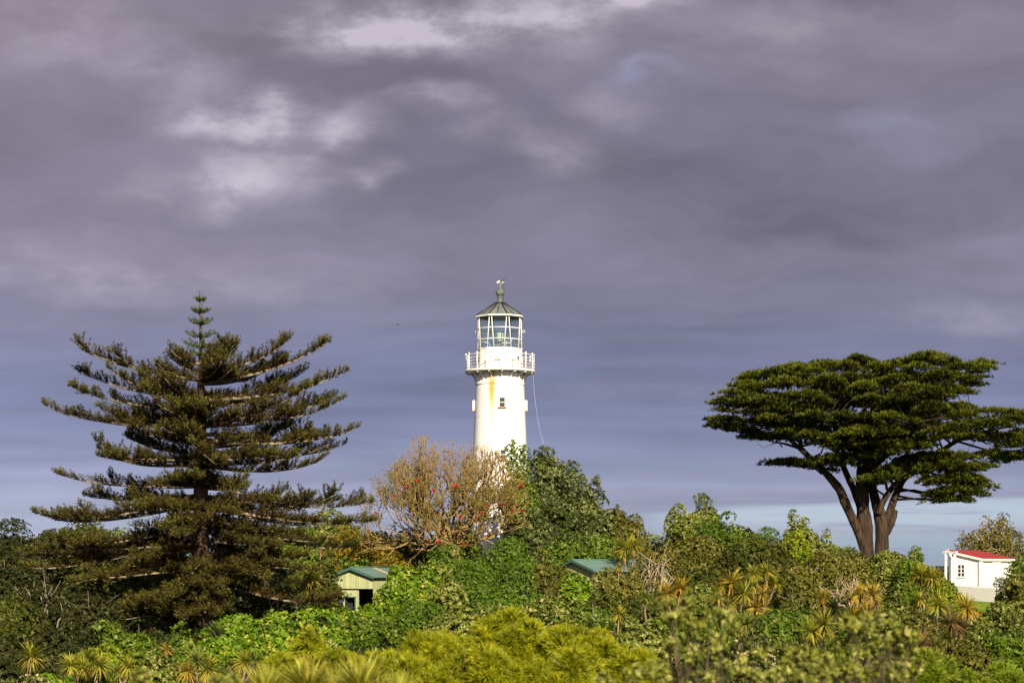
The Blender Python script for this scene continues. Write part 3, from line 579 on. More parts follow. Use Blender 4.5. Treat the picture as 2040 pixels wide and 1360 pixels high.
# ------------------------------------------------------------------ cabbage trees
PAL = {'g': (A(.085, .12, .016), A(.20, .22, .035), A(.26, .20, .05)), 'y': (A(.17, .19, .020), A(.38, .36, .04), A(.38, .25, .05)),
       'o': (A(.24, .20, .025), A(.46, .33, .045), A(.42, .20, .05)), 'b': (A(.11, .105, .03), A(.26, .17, .06), A(.28, .13, .07)),
       'u': (A(.22, .24, .025), A(.50, .47, .08), A(.45, .28, .07)),
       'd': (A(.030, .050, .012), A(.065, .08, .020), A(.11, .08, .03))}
def head_mesh(kind, seed, n=150, wd=.068, up=False):
    rng = np.random.default_rng(seed); c0, c1, c2 = PAL[kind]
    z = rng.uniform(.15 if up else -.75, 1.0, n); a = rng.uniform(0, 2 * math.pi, n); s = np.sqrt(1 - z * z)
    d = np.stack([s * np.cos(a), s * np.sin(a), z], 1)
    L = rng.uniform(.78, 1.12, n) * np.where(z < -.1, .85, 1.0); droop = np.where(z < .2, .25, .12) * rng.uniform(.3, 1.6, n)
    side = nrm(np.cross(d, np.array([0, 0, 1.0])) + .15 * rng.normal(size=d.shape))
    def at(sv_): return d * (L * sv_)[:, None] + np.array([0, 0, -1.0]) * (droop * sv_ ** 2.2)[:, None]
    cols = []
    rows = [(0.02, .45), (.35, 1.0), (.70, .75)]
    vs = []
    for sv_, w in rows:
        p = at(np.full(n, sv_)); vs += [p - side * wd * w / 2, p + side * wd * w / 2]
    vs.append(at(np.ones(n)))
    V = np.stack(vs, 1).reshape(-1, 3); b = np.arange(n) * 7
    q = np.concatenate([np.stack([b, b + 1, b + 3, b + 2], 1), np.stack([b + 2, b + 3, b + 5, b + 4], 1)]); tr = np.stack([b + 4, b + 5, b + 6], 1)
    f = rng.random((n, 1)); c = c0 * (1 - f) + c1 * f
    dead = (z < -.25) & (rng.random(n) < .45) | (rng.random(n) < .04); c[dead] = c2 * rng.uniform(.6, 1.2, (dead.sum(), 1))
    me = npmesh('leaf_head', V, q, np.repeat(c, 7, axis=0), tr); me.materials.append(M_BLADE); return me
HEADS = {k: [head_mesh(k, 40 + i * 7 + ord(k)) for i in range(3)] for k in PAL}
HEADS['U'] = [head_mesh('u', 91, 300, .042, True), head_mesh('u', 92, 300, .042, True)]
CG = 'cabbage trees scattered in the scrub'
CT = [
 ('stout cabbage tree with one big round head, first at the lower left', 84, 60, [(61, 1307, 32, 'y'), (50, 1343, 22, 'g')]),
 ('cabbage tree carrying the left two of a row of four heads at lower left', 84, 152, [(142, 1325, 25, 'y'), (163, 1329, 25, 'y')]),
 ('cabbage tree carrying the right two of a row of four heads at lower left', 86, 192, [(180, 1314, 24, 'g'), (199, 1323, 26, 'y')]),
 ('cabbage tree with a small and a larger head below the pine, lower left', 84, 244, [(230, 1338, 22, 'g'), (253, 1327, 27, 'y')]),
 ('tiny orange cabbage tree alone under the pine', 93, 330, [(330, 1294, 17, 'o')]),
 ('cabbage tree with three orange tinged heads at the bottom below the pine trunk', 76, 398, [(374, 1336, 28, 'o'), (414, 1332, 31, 'y'), (396, 1315, 24, 'g')]),
 ('cabbage tree just left of the yellow feathery shrubs', 79, 478, [(456, 1324, 18, 'g'), (484, 1318, 27, 'y'), (508, 1314, 22, 'g')]),
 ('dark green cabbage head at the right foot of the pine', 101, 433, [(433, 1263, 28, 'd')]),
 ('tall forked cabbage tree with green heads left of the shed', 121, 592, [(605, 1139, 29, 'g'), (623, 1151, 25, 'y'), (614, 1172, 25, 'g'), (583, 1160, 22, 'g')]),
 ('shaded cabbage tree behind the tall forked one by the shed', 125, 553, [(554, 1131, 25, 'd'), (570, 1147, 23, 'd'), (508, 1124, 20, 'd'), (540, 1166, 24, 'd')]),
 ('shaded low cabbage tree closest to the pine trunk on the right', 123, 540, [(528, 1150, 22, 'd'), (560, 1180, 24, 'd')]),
 ('small yellow green cabbage head poking out under the right pine boughs', 138, 640, [(640, 1080, 19, 'g')]),
 ('small cabbage head above the left eave of the shed', 132, 656, [(656, 1108, 18, 'g')]),
 ('yellow cabbage tree above the right hand green shed roof', 131, 1252, [(1243, 1094, 27, 'y'), (1266, 1086, 24, 'y')]),
 ('little orange cabbage head beside the right hand shed roof edge', 120, 1233, [(1233, 1130, 13, 'o')]),
 ('orange cabbage tree with two heads left of the yellow cluster', 105, 1342, [(1328, 1182, 27, 'o'), (1357, 1172, 27, 'o')]),
 ('green cabbage head under the pale twisted branches', 103, 1288, [(1288, 1190, 20, 'g')]),
 ('green cabbage head just behind the top of the tallest blurred bush', 97, 1349, [(1349, 1232, 26, 'g')]),
 ('yellowish cabbage head right of the feathery crest', 93, 1233, [(1233, 1222, 22, 'y')]),
 ('largest cabbage tree, many yellow heads on pale forked stems', 106, 1472, [(1457, 1158, 28, 'o'), (1430, 1188, 27, 'y'), (1455, 1197, 27, 'y'), (1480, 1180, 28, 'y'), (1440, 1168, 20, 'o')]),
 ('yellow cabbage tree right beside the largest many headed one', 107, 1503, [(1500, 1165, 25, 'y'), (1519, 1182, 25, 'o'), (1505, 1208, 31, 'o')]),
 ('yellow green cabbage tree above and behind the largest many headed one', 111, 1524, [(1502, 1142, 25, 'y'), (1527, 1137, 27, 'y'), (1528, 1160, 25, 'g'), (1544, 1162, 19, 'y')]),
 ('dark green pair of cabbage heads below the largest many headed tree', 98, 1474, [(1460, 1250, 28, 'g'), (1488, 1243, 27, 'g')]),
 ('yellow pair of cabbage heads left of the second tallest blurred bush', 92, 1630, [(1616, 1257, 30, 'y'), (1642, 1243, 33, 'y')]),
 ('green cabbage head below the yellow pair near the second blurred bush', 89, 1645, [(1645, 1288, 25, 'g')]),
 ('single slim orange cabbage tree beside bare pale stems', 109, 1641, [(1640, 1190, 20, 'o')]),
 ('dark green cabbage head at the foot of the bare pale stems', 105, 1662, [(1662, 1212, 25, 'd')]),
 ('orange cabbage tree with three heads below the cypress', 109, 1732, [(1712, 1185, 26, 'o'), (1738, 1182, 26, 'o'), (1750, 1203, 20, 'y')]),
 ('orange brown low cabbage tree above the second tallest blurred bush', 101, 1705, [(1703, 1226, 28, 'o'), (1684, 1237, 24, 'g'), (1727, 1218, 25, 'o')]),
 ('cabbage tree with hanging yellow skirt left of the cottage', 119, 1842, [(1836, 1147, 29, 'y'), (1854, 1150, 25, 'y')]),
 ('single yellow cabbage head below the hanging skirt one', 109, 1836, [(1836, 1194, 22, 'y')]),
 ('round green cabbage head left of the lawn', 105, 1865, [(1865, 1203, 26, 'y')]),
 ('orange cabbage head on the lower edge of the lawn', 101, 1930, [(1930, 1211, 27, 'o')]),
 ('brown tipped cabbage tree with thin forked stems near the right edge', 93, 1896, [(1893, 1240, 31, 'b'), (1914, 1254, 26, 'b'), (1884, 1272, 25, 'g')]),
 ('dull cabbage tree beside the right feathery shrubs', 88, 1850, [(1843, 1282, 29, 'b'), (1864, 1284, 25, 'g')]),
]
kk = 0
for lb, Y, bx, heads in CT:
    x = (bx - 1020) / F * Y; zb = float(terr(x, Y)); root = empty('cabbage_tree', (x, Y, zb)); tag(root, lb, 'tree', CG)
    rnd = random.Random(bx); mb = MB()
    zs = [(HOR - h[1]) / F * Y - zb for h in heads]; fork = max(.25, min(zs) * .45)
    mb.tube([(0, 0, -.1), (rnd.uniform(-.1, .1), 0, fork * .55), (0, 0, fork)], [.11, .08, .07], 7)
    for (hx_, hy_, hr, kd), hz_ in zip(heads, zs):
        ex = (hx_ - bx) / F * Y; ey = rnd.uniform(-.5, .5)
        mb.tube([(0, 0, fork - .03), (ex * .6 + rnd.uniform(-.08, .08), ey * .5, fork + (hz_ - fork) * .45), (ex, ey, hz_)], [.065, .05, .045], 6)
        me = HEADS[kd][kk % 3]; kk += 1
        h = link('leaf_head', me, None, root); h.location = (ex, ey, hz_); sc = hr / F * Y * 1.25 * rnd.uniform(.82, 1.12)
        h.scale = (sc, sc, sc); h.rotation_euler = (rnd.uniform(-.45, .45), rnd.uniform(-.45, .45), rnd.uniform(0, 6.28))
    mb.build('trunk', M_TRUNKC, root)
for i, (lb, Y, bx, heads) in enumerate([
     ('large golden sword leaved clump close up at the bottom, left of its twin', 26, 590, [(612, 1378, 92), (530, 1390, 86), (672, 1396, 90)]),
     ('large yellow green sword leaved clump at the bottom, right of the golden one', 24.5, 715, [(720, 1378, 92), (785, 1400, 80), (745, 1415, 90)])]):
    x = (bx - 1020) / F * Y; zb = float(terr(x, Y)); root = empty('sword_leaved_plant', (x, Y, zb)); tag(root, lb, 'plant', 'sword leaved clumps at the bottom edge')
    mb = MB()
    for j, (hx_, hy_, hr) in enumerate(heads):
        ex = (hx_ - bx) / F * Y; hz_ = (HOR - hy_) / F * Y - zb
        mb.tube([(ex * .3, 0, -.1), (ex * .8, 0, hz_ * .5), (ex, 0, hz_)], [.09, .07, .06], 7)
        h = link('leaf_head', HEADS['U'][j % 2], None, root); h.location = (ex, 0, hz_); sc = hr / F * Y; h.scale = (sc, sc, sc); h.rotation_euler = (0, 0, i * 2.0 + j)
    mb.build('stem', M_TRUNKC, root)

# ------------------------------------------------------------------ bezier helper
def bez(p0, p1, p2, p3, n):
    s = np.linspace(0, 1, n)[:, None]; a = 1 - s
    return a ** 3 * p0 + 3 * a * a * s * p1 + 3 * a * s * s * p2 + s ** 3 * p3

# ------------------------------------------------------------------ Norfolk pine
def pine():
    Y = 110.0; rng = np.random.default_rng(11); tx = 400
    base = P(tx, 1248, Y); base[2] = terr(base[0], Y) - .05
    root = empty('norfolk_pine', tuple(base)); tag(root, 'tall dark Norfolk pine with layered upswept boughs and a twin pointed tip', 'tree')
    mb = MB()
    ys = [1262, 1240, 1150, 1000, 880, 760, 690]; rs = [.60, .56, .50, .42, .33, .20, .10]
    pts = [P(tx, y, Y) for y in ys]
    mb.tube(pts, rs, 12)
    mb.tube([P(400, 692, Y), P(398, 640, Y), P(397, 578, Y)], [.07, .05, .03], 6)
    mb.tube([P(401, 692, Y - .1), P(402, 640, Y - .1), P(402, 582, Y - .1)], [.07, .05, .03], 6)
    POS = []; AX = []; NR = []; LL = []; CC = []
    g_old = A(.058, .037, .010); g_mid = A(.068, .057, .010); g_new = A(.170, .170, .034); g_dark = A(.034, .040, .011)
    wood = MB()
    def bough(p0, p1, p2, p3, r0, scale=1.0, dark=0.0, t0=.08, side=True):
        n = 26; c = bez(p0, p1, p2, p3, n); w_ = np.cumsum(rng.normal(size=(n, 3)) * .022, 0); c = c + w_ * np.linspace(0, 1, n)[:, None] * np.array([1, 1, .8])
        scale = scale * rng.uniform(.68, 1.10)
        if side:
            for _ in range(rng.integers(1, 4)):
                k_ = int(rng.uniform(.35, .9) * (n - 2)); f_ = nrm(c[k_ + 1] - c[k_]); s_ = nrm(np.cross(f_, np.array([0, 0, 1.0]))) * (1 if rng.random() < .5 else -1)
                ln = rng.uniform(.7, 1.9) * min(1, np.linalg.norm(p3 - p0) / 6); q0 = c[k_]; q3 = q0 + f_ * ln * .75 + s_ * ln * rng.uniform(.3, .8) + np.array([0, 0, ln * rng.uniform(.05, .55)])
                bough(q0, q0 + (q3 - q0) * .4 - np.array([0, 0, .06]), q0 + (q3 - q0) * .75 - np.array([0, 0, .05]), q3, .035, .8, dark, .15, False)
        L = np.linalg.norm(np.diff(c, axis=0), axis=1).sum()
        wood.tube(c[::2], list(np.linspace(r0, .018, len(c[::2]))), 5)
        nb = int(L * 21 * scale); tt = rng.uniform(t0, 1, nb)
        lump = np.interp(tt, np.linspace(0, 1, 16), rng.uniform(.30, 1.35, 16))
        i = np.clip(tt * (n - 1), 0, n - 1.001); k = i.astype(int); f = (i - k)[:, None]
        q = c[k] * (1 - f) + c[k + 1] * f; fw = nrm(c[k + 1] - c[k])
        sd = nrm(np.cross(fw, np.array([0, 0, 1.0]))); up = np.cross(sd, fw)
        sg = np.where(rng.random(nb) < .5, 1, -1)[:, None]
        bl = (np.interp(tt, [t0, .35, .7, .93, 1.0], [.42, .74, .70, .42, .24]) * lump * (.75 + .25 * scale))
        bd = nrm(sg * sd * rng.uniform(.2, 1.0, (nb, 1)) + up * rng.uniform(.05, .85, (nb, 1)) + fw * rng.uniform(.3, .8, (nb, 1)))
        ns = np.maximum(3, (bl / .075).astype(int)); j = np.repeat(np.arange(nb), ns)
        s = np.concatenate([np.linspace(.15, 1, a) for a in ns])
        pos = q[j] + bd[j] * (bl[j] * s)[:, None] + np.array([0, 0, .10]) * (s ** 2)[:, None] + rng.normal(size=(len(j), 3)) * .02
        dd = nrm(bd[j] + rng.normal(size=(len(j), 3)) * .25 + np.array([0, 0, .25]))
        pp, ax, nr_, kx = rosettes(rng, pos, dd, 8, .8, 2.2)
        age = np.clip(tt[j] * .80 + s * .45 - .48 + rng.normal(size=len(j)) * .12, 0, 1)[:, None]
        col = np.where(age < .5, g_old + (g_mid - g_old) * age * 2, g_mid + (g_new - g_mid) * (age - .5) * 2)
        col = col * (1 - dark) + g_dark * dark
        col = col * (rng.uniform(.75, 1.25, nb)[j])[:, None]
        POS.append(pp); AX.append(ax); NR.append(nr_); LL.append(np.full(len(pp), .17) * rng.uniform(.7, 1.2, len(pp))); CC.append(col[kx] * rng.uniform(.8, 1.2, (len(kx), 1)))
    sil = [ # tip x, tip y, attach y, row of the third control point, depth of tip, darkness
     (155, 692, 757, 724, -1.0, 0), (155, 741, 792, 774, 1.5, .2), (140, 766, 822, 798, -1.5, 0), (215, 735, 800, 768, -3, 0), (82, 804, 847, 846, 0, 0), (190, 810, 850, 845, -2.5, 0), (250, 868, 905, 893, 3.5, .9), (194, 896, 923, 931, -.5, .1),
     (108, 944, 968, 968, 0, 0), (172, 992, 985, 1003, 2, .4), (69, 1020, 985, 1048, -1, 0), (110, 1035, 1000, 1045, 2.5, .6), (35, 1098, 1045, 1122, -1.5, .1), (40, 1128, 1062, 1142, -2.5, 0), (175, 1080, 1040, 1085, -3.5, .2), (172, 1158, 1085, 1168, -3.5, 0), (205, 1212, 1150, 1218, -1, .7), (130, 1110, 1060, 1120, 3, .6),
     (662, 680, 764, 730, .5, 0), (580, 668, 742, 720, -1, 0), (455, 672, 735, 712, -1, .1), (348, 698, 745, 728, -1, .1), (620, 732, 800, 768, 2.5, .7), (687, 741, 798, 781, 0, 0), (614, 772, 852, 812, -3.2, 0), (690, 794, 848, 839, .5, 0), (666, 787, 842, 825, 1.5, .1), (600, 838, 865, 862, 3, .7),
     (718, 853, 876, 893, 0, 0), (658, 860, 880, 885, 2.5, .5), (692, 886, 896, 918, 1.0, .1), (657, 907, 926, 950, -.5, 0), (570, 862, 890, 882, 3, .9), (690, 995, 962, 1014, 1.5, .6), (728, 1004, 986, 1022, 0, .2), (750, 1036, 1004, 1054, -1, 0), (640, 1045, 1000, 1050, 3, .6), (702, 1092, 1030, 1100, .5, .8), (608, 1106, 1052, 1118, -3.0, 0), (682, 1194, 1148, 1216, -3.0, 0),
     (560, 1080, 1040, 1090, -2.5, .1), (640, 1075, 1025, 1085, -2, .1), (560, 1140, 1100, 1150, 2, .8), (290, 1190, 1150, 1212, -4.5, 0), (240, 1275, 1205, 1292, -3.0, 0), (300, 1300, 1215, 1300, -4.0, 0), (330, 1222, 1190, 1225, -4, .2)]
    for k_, (ax_, ay_, at_, my_, dp, dk) in enumerate(sil):
        p0 = P(tx, at_, Y); dx = ax_ - tx
        p3 = P(ax_, ay_, Y); p3 = p3 * ((Y + dp) / Y)
        p1 = P(tx + dx * .33, at_ + (my_ - at_) * .45 + 4, Y + dp * .3); p2 = P(tx + dx * .74, my_ + 3, Y + dp * .75)
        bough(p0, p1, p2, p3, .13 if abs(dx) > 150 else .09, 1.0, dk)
    RY = [690, 720, 760, 800, 880, 960, 1040, 1120, 1200]; RR = [55, 110, 190, 235, 250, 280, 310, 300, 210]
    for y in [yq + dq for yq in range(716, 1215, 40) for dq in ((0, 9) if yq < 900 else (0, 7, 15))]:
        for a in list(rng.uniform(0, 360, 2 if y < 1000 else 3)) + list(rng.uniform(-75, 75, 2 if 730 < y < 930 else 1)):
            a = math.radians(a); fx, fy = math.sin(a), -math.cos(a)
            if abs(fx) > .93: continue
            Rm = np.interp(y, RY, RR) * rng.uniform(.42, .95) / F * Y
            rise = np.interp(y, [700, 780, 900, 1000, 1200], [.32, .26, .06, -.06, -.14]) * Rm * rng.uniform(.3, 1.15)
            p0 = P(tx, y, Y); d = np.array([fx, fy, 0])
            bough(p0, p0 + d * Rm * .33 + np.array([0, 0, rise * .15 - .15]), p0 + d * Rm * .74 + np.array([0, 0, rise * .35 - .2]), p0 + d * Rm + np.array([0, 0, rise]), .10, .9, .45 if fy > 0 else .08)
    # small whorls up the twin leader
    for y, hw in ((592, 9), (615, 17), (638, 22), (664, 28), (684, 36), (700, 50)):
        for j in range(9):
            a = 2 * math.pi * (j + rng.uniform(-.2, .2)) / 9; d = np.array([math.cos(a), math.sin(a), 0]); Rm = hw / F * Y
            p0 = P(399.5, y + 5, Y); c = bez(p0, p0 + d * Rm * .3 + np.array([0, 0, -.05]), p0 + d * Rm * .7, p0 + d * Rm + np.array([0, 0, Rm * .30]), 8)
            wood.tube(c, [.02] * 8, 4)
            m = 26 + hw; ii = rng.integers(1, 8, m); pos = c[ii] + rng.normal(size=(m, 3)) * np.array([.05, .05, .04])
            dd = nrm(d + np.array([0, 0, .5]) + rng.normal(size=(m, 3)) * .35)
            pp, ax, nr_, kx = rosettes(rng, pos, dd, 5, .8, 2.0)
            POS.append(pp); AX.append(ax); NR.append(nr_); LL.append(np.full(len(pp), .09)); CC.append(A(.075, .105, .025) * rng.uniform(.7, 1.3, (len(pp), 1)))
    pos = np.vstack(POS)
    me = leaves('crown', pos, np.vstack(AX), np.vstack(NR), np.concatenate(LL), .024, np.vstack(CC))
    link('crown', me, M_NEEDLE, root, True)
    mb.build('trunk', M_PINEBARK, root, True); wood.build('boughs', M_BOUGH, root, True)
pine()

# ------------------------------------------------------------------ macrocarpa cypress
def cypress():
    Y = 150.0; rng = np.random.default_rng(21); k = 650 / 2009
    def Q(zx, zy, dp=0.0): return P(1390 + zx * k, 680 + zy * k, Y) * ((Y + dp) / Y)
    base = P(1730, 1110, Y); base[2] = terr(base[0], Y) - .05
    root = empty('cypress_tree', tuple(base)); tag(root, 'spreading umbrella shaped cypress with a bare forked trunk right of the lighthouse', 'tree')
    sc = Y / F * k
    tb = MB(); lm = []
    def limb(pts, ws, dps, store=True, nn=8):
        # smooth the polyline
        q = np.array([Q(x, y, d) for (x, y), d in zip(pts, dps)]); n = len(q); s = np.linspace(0, n - 1, n * 4)
        out = []
        for v_ in s:
            i = min(int(v_), n - 2); f = v_ - i; a, b, c, d = q[max(i - 1, 0)], q[i], q[i + 1], q[min(i + 2, n - 1)]
            out.append(.5 * (2 * b + (c - a) * f + (2 * a - 5 * b + 4 * c - d) * f * f + (3 * b - a - 3 * c + d) * f ** 3))
        r = np.interp(s, range(n), np.array(ws) / 2 * sc * .84) * (1 + .05 * rng.normal(size=len(s)))
        tb.tube(out, list(r), nn); lm.extend((o, rr) for o, rr in zip(out, r))
    limb([(1045, 1480), (1040, 1290), (1030, 1150), (1015, 1000), (1012, 850), (1020, 700), (1040, 520), (1010, 330)], [125, 105, 112, 98, 88, 70, 45, 20], [0, 0, 0, 0, 0, .5, 1, 1.5], nn=14)
    limb([(1120, 1480), (1135, 1230), (1125, 1080), (1085, 940), (1065, 780), (1100, 600), (1180, 400), (1250, 220)], [110, 100, 96, 70, 66, 55, 35, 15], [-.3, -.4, -.3, .6, .8, 1.5, 2, 3], nn=12)
    limb([(1035, 1300), (1005, 1210), (955, 1095), (905, 985), (870, 905), (775, 795), (700, 725), (640, 665), (560, 600), (470, 520)], [80, 72, 66, 68, 66, 50, 46, 42, 26, 14], [0, -.2, -.4, -.6, -.8, -1.2, -1.6, -2, -2.4, -3], nn=10)
    limb([(640, 668), (625, 590), (570, 470), (420, 380)], [36, 30, 22, 10], [-2, -1.6, -1, 0])
    limb([(620, 655), (500, 622), (448, 636)], [24, 12, 5], [-2, -2.6, -3])
    limb([(1010, 1040), (955, 900), (905, 790), (868, 690), (800, 640), (700, 560), (600, 400)], [62, 52, 44, 40, 34, 26, 12], [.3, .6, 1.2, 1.8, 2.5, 3.5, 4])
    limb([(885, 720), (900, 600), (860, 420), (760, 300)], [36, 30, 22, 10], [1.6, 1.5, .5, -1])
    limb([(1150, 1130), (1185, 1040), (1225, 930), (1275, 840), (1370, 770), (1480, 690), (1600, 610), (1750, 560), (1930, 520)], [64, 56, 54, 50, 44, 40, 34, 24, 12], [-.2, -.2, 0, .3, .5, .8, 1, 1, 1])
    limb([(1110, 1060), (1150, 970), (1205, 890), (1265, 835)], [52, 46, 40, 30], [-.8, -.9, -.8, -.5])
    limb([(1160, 1180), (1195, 1110), (1215, 1040)], [60, 50, 44], [.2, .5, .8])
    limb([(1300, 820), (1400, 800), (1500, 830), (1640, 870)], [26, 18, 12, 6], [0, -1, -2, -2.5])
    limb([(1600, 615), (1720, 650), (1850, 690), (1980, 720)], [20, 15, 11, 5], [1, 1.5, 1.5, 1])
    limb([(1075, 790), (1120, 740), (1260, 600), (1420, 420), (1600, 220)], [44, 36, 30, 22, 8], [0, -.5, -1.5, -2, -2])
    limb([(1030, 620), (1080, 450), (1060, 280), (1000, 150)], [36, 28, 18, 8], [-1, -2.5, -3.5, -4])
    limb([(1000, 700), (900, 560), (760, 470), (600, 440)], [36, 28, 18, 8], [-1, -4, -6, -7])
    limb([(1050, 660), (1180, 560), (1350, 500), (1500, 470)], [36, 28, 18, 8], [-1, -4, -6, -7])
    tb.build('trunk', M_CYP, root, True)
    poly = np.array([(75, 520), (90, 490), (195, 488), (140, 430), (135, 380), (155, 345), (220, 312), (260, 262), (340, 208), (440, 200), (470, 180), (600, 145), (700, 142), (760, 122), (900, 125), (930, 88), (1030, 68), (1090, 100), (1120, 122), (1190, 120), (1240, 98), (1330, 100), (1420, 74), (1470, 88), (1560, 102), (1640, 145), (1790, 132), (1790, 150), (1720, 190), (1745, 218), (1690, 312), (1560, 295), (1490, 305), (1550, 350), (1600, 410), (1665, 425), (1740, 440), (1820, 425), (1880, 430), (2000, 460), (2080, 500), (2110, 560), (2080, 640), (1960, 610), (1800, 590), (1650, 600), (1560, 590), (1430, 640), (1380, 680), (1280, 640), (1150, 660), (1060, 740), (980, 700), (900, 665), (800, 640), (690, 632), (640, 590), (560, 598), (450, 600), (340, 615), (290, 605), (300, 575), (250, 540), (100, 540)], float)
    def inside(x, y):
        c = False; n = len(poly)
        for i in range(n):
            (x1, y1), (x2, y2) = poly[i], poly[i - 1]
            if (y1 > y) != (y2 > y) and x < (x2 - x1) * (y - y1) / (y2 - y1) + x1: c = not c
        return c
    pads = []
    # along the outline so that its shape holds
    for i in range(len(poly)):
        a, b = poly[i], poly[(i + 1) % len(poly)]; n = max(1, int(np.linalg.norm(b - a) / 42))
        for j in range(n):
            q = a + (b - a) * j / n; cen = np.array([1080, 380]); q = q + (cen - q) / np.linalg.norm(cen - q) * rng.uniform(22, 62)
            pads.append((q[0], q[1] + 6, rng.uniform(-2.5, 2.5), rng.uniform(.38, .85)))
    tries = 0
    while len(pads) < 250 and tries < 40000:
        tries += 1; x = rng.uniform(60, 2100); y = rng.uniform(70, 760)
        if not inside(x, y) or not inside(x - 40, y) or not inside(x + 40, y) or not inside(x, y - 25): continue
        dm = 9.0 * math.sqrt(max(.05, 1 - ((x - 1080) / 1050) ** 2)) * np.interp(y, [70, 200, 450, 700], [.45, .8, 1.0, .55])
        dp = rng.uniform(-1, .45) * dm
        if any(abs(p[0] - x) < 84 and abs(p[1] - y) < 62 and abs(p[2] - dp) < 2.6 for p in pads): continue
        pads.append((x, y, dp, rng.choice([.55, .7, .85, 1.05])))
    # separate lower sprays
    for (x, y, dp, s) in [(520, 760, 1.5, .8), (580, 755, 1.2, .85), (640, 765, 1, .8), (690, 760, 1, .6), (760, 755, -3, 1.0), (850, 740, -3.4, 1.1), (930, 728, -3.2, .9), (830, 800, -1, .35), (950, 660, -4, 1.1), (1030, 640, -4.5, 1.1),
        (1060, 860, -3, .8), (1130, 850, -3, .9), (1190, 850, -2.6, .8), (1150, 810, -2.6, .9), (1230, 790, -2, 1.0), (1300, 740, -2, 1.0), (1390, 730, -2.4, 1.2), (1480, 720, -2.6, 1.1), (1560, 730, -2.6, 1.0), (1380, 790, -2.6, 1.1), (1480, 790, -3, 1.2), (1580, 790, -3, 1.1), (1670, 790, -2.4, 1.0), (1730, 785, -2, .7),
        (1440, 860, -2.4, .7), (1540, 860, -3, 1.1), (1640, 860, -2.6, 1.1), (1690, 880, -2.4, .8), (1480, 930, -2.2, .7), (1560, 930, -2.6, 1.0), (1650, 930, -2.4, 1.1), (1710, 950, -2.2, .6), (1520, 980, -2.2, .8), (1590, 985, -2.4, .7), (1450, 940, -2, .45),
        (1260, 650, -4, 1.1), (1340, 640, -4, 1.0), (1180, 680, -4, 1.0), (1120, 700, -3.6, .9), (1800, 690, 1.5, .55), (1720, 710, 1.5, .6), (1900, 720, 1.2, .8), (1970, 730, 1, .8), (1860, 705, 1.2, .6), (2030, 700, 1, .9), (1930, 640, 1, .8), (1080, 980 - 240, -2, .7)]:
        pads.append((x, y, dp, s))
    POS = []; DIR = []; COL_ = []; tw = MB()
    lp = np.array([l[0] for l in lm])
    for (x, y, dp, s) in pads:
        c = Q(x, y, dp); ctr = Q(1080, 640, 0); o = c - ctr; o[2] *= .35; o = nrm(o); hz = nrm(np.array([o[0], o[1], 0.0001])); sd = np.array([-hz[1], hz[0], 0])
        a = 1.45 * s * rng.uniform(.85, 1.2); b = 1.05 * s; th = .40 * s
        n = int(360 * s * s); r = np.sqrt(rng.random(n)); w = rng.uniform(0, 2 * math.pi, n)
        lob = 1 + .34 * np.sin(5 * w + rng.uniform(0, 6)) + .22 * np.sin(9 * w + rng.uniform(0, 6)) + .12 * np.sin(17 * w); r2 = r * lob
        ca, sa = np.cos(w), np.sin(w)
        rad = hz * ca[:, None] + sd * sa[:, None]
        lump = .35 * np.sin(r2 * 7 * ca * s + 1.3 * x) * np.sin(r2 * 6 * sa * s + y)
        tl_ = rng.uniform(-.05, .42); z = th * (1 - r ** 2) * (.35 + .8 * rng.random(n)) + tl_ * s * r * ca + lump * th * .7 - .12 * s * (r > .8)
        pos = c + hz * (a * r2 * ca)[:, None] + sd * (b * r2 * sa)[:, None] + np.array([0, 0, 1.0]) * z[:, None]
        d = nrm(rad * (.35 + .9 * r)[:, None] + hz * .3 + np.array([0, 0, .8]) + rng.normal(size=(n, 3)) * .28)
        POS.append(pos); DIR.append(d)
        f = np.clip(rng.random((n, 1)) * .7 + rng.uniform(-.1, .4), 0, 1)
        COL_.append((A(.030, .042, .005) * (1 - f) + A(.132, .146, .010) * f) * rng.uniform(.85, 1.15))
        j = np.argmin(np.linalg.norm(lp - c, axis=1) + np.where(lp[:, 2] > c[2] + .5, 4, 0)); e = c + np.array([0, 0, .02]); st = lp[j]
        mid = (st + e) / 2 + np.array([0, 0, -.25 + rng.uniform(-.2, .3)]) + rng.normal(size=3) * .2
        r0 = min(.10, lm[j][1] * .6); tw.tube([st, mid, e, e + hz * a * .6], [r0, r0 * .65, r0 * .4, .015], 5)
        for _ in range(4):
            g = rng.uniform(0, 6.28); tw.tube([e - hz * .3, e + (hz * math.cos(g) * a + sd * math.sin(g) * b) * .75 + np.array([0, 0, .08])], [.03, .01], 4)
    pos = np.vstack(POS); d = np.vstack(DIR); cc = np.vstack(COL_)
    pp, ax, nr_, kx = rosettes(rng, pos, d, 7, .9, 2.2)
    up_n = nrm(nr_ * .7 + np.array([0, 0, .7]))
    me = leaves('crown', pp, ax, up_n, .33 * rng.uniform(.6, 1.2, len(pp)), .062, cc[kx] * rng.uniform(.8, 1.2, (len(kx), 1)))
    link('crown', me, M_NEEDLE, root, True); tw.build('branches', M_CYP, root, True)
cypress()

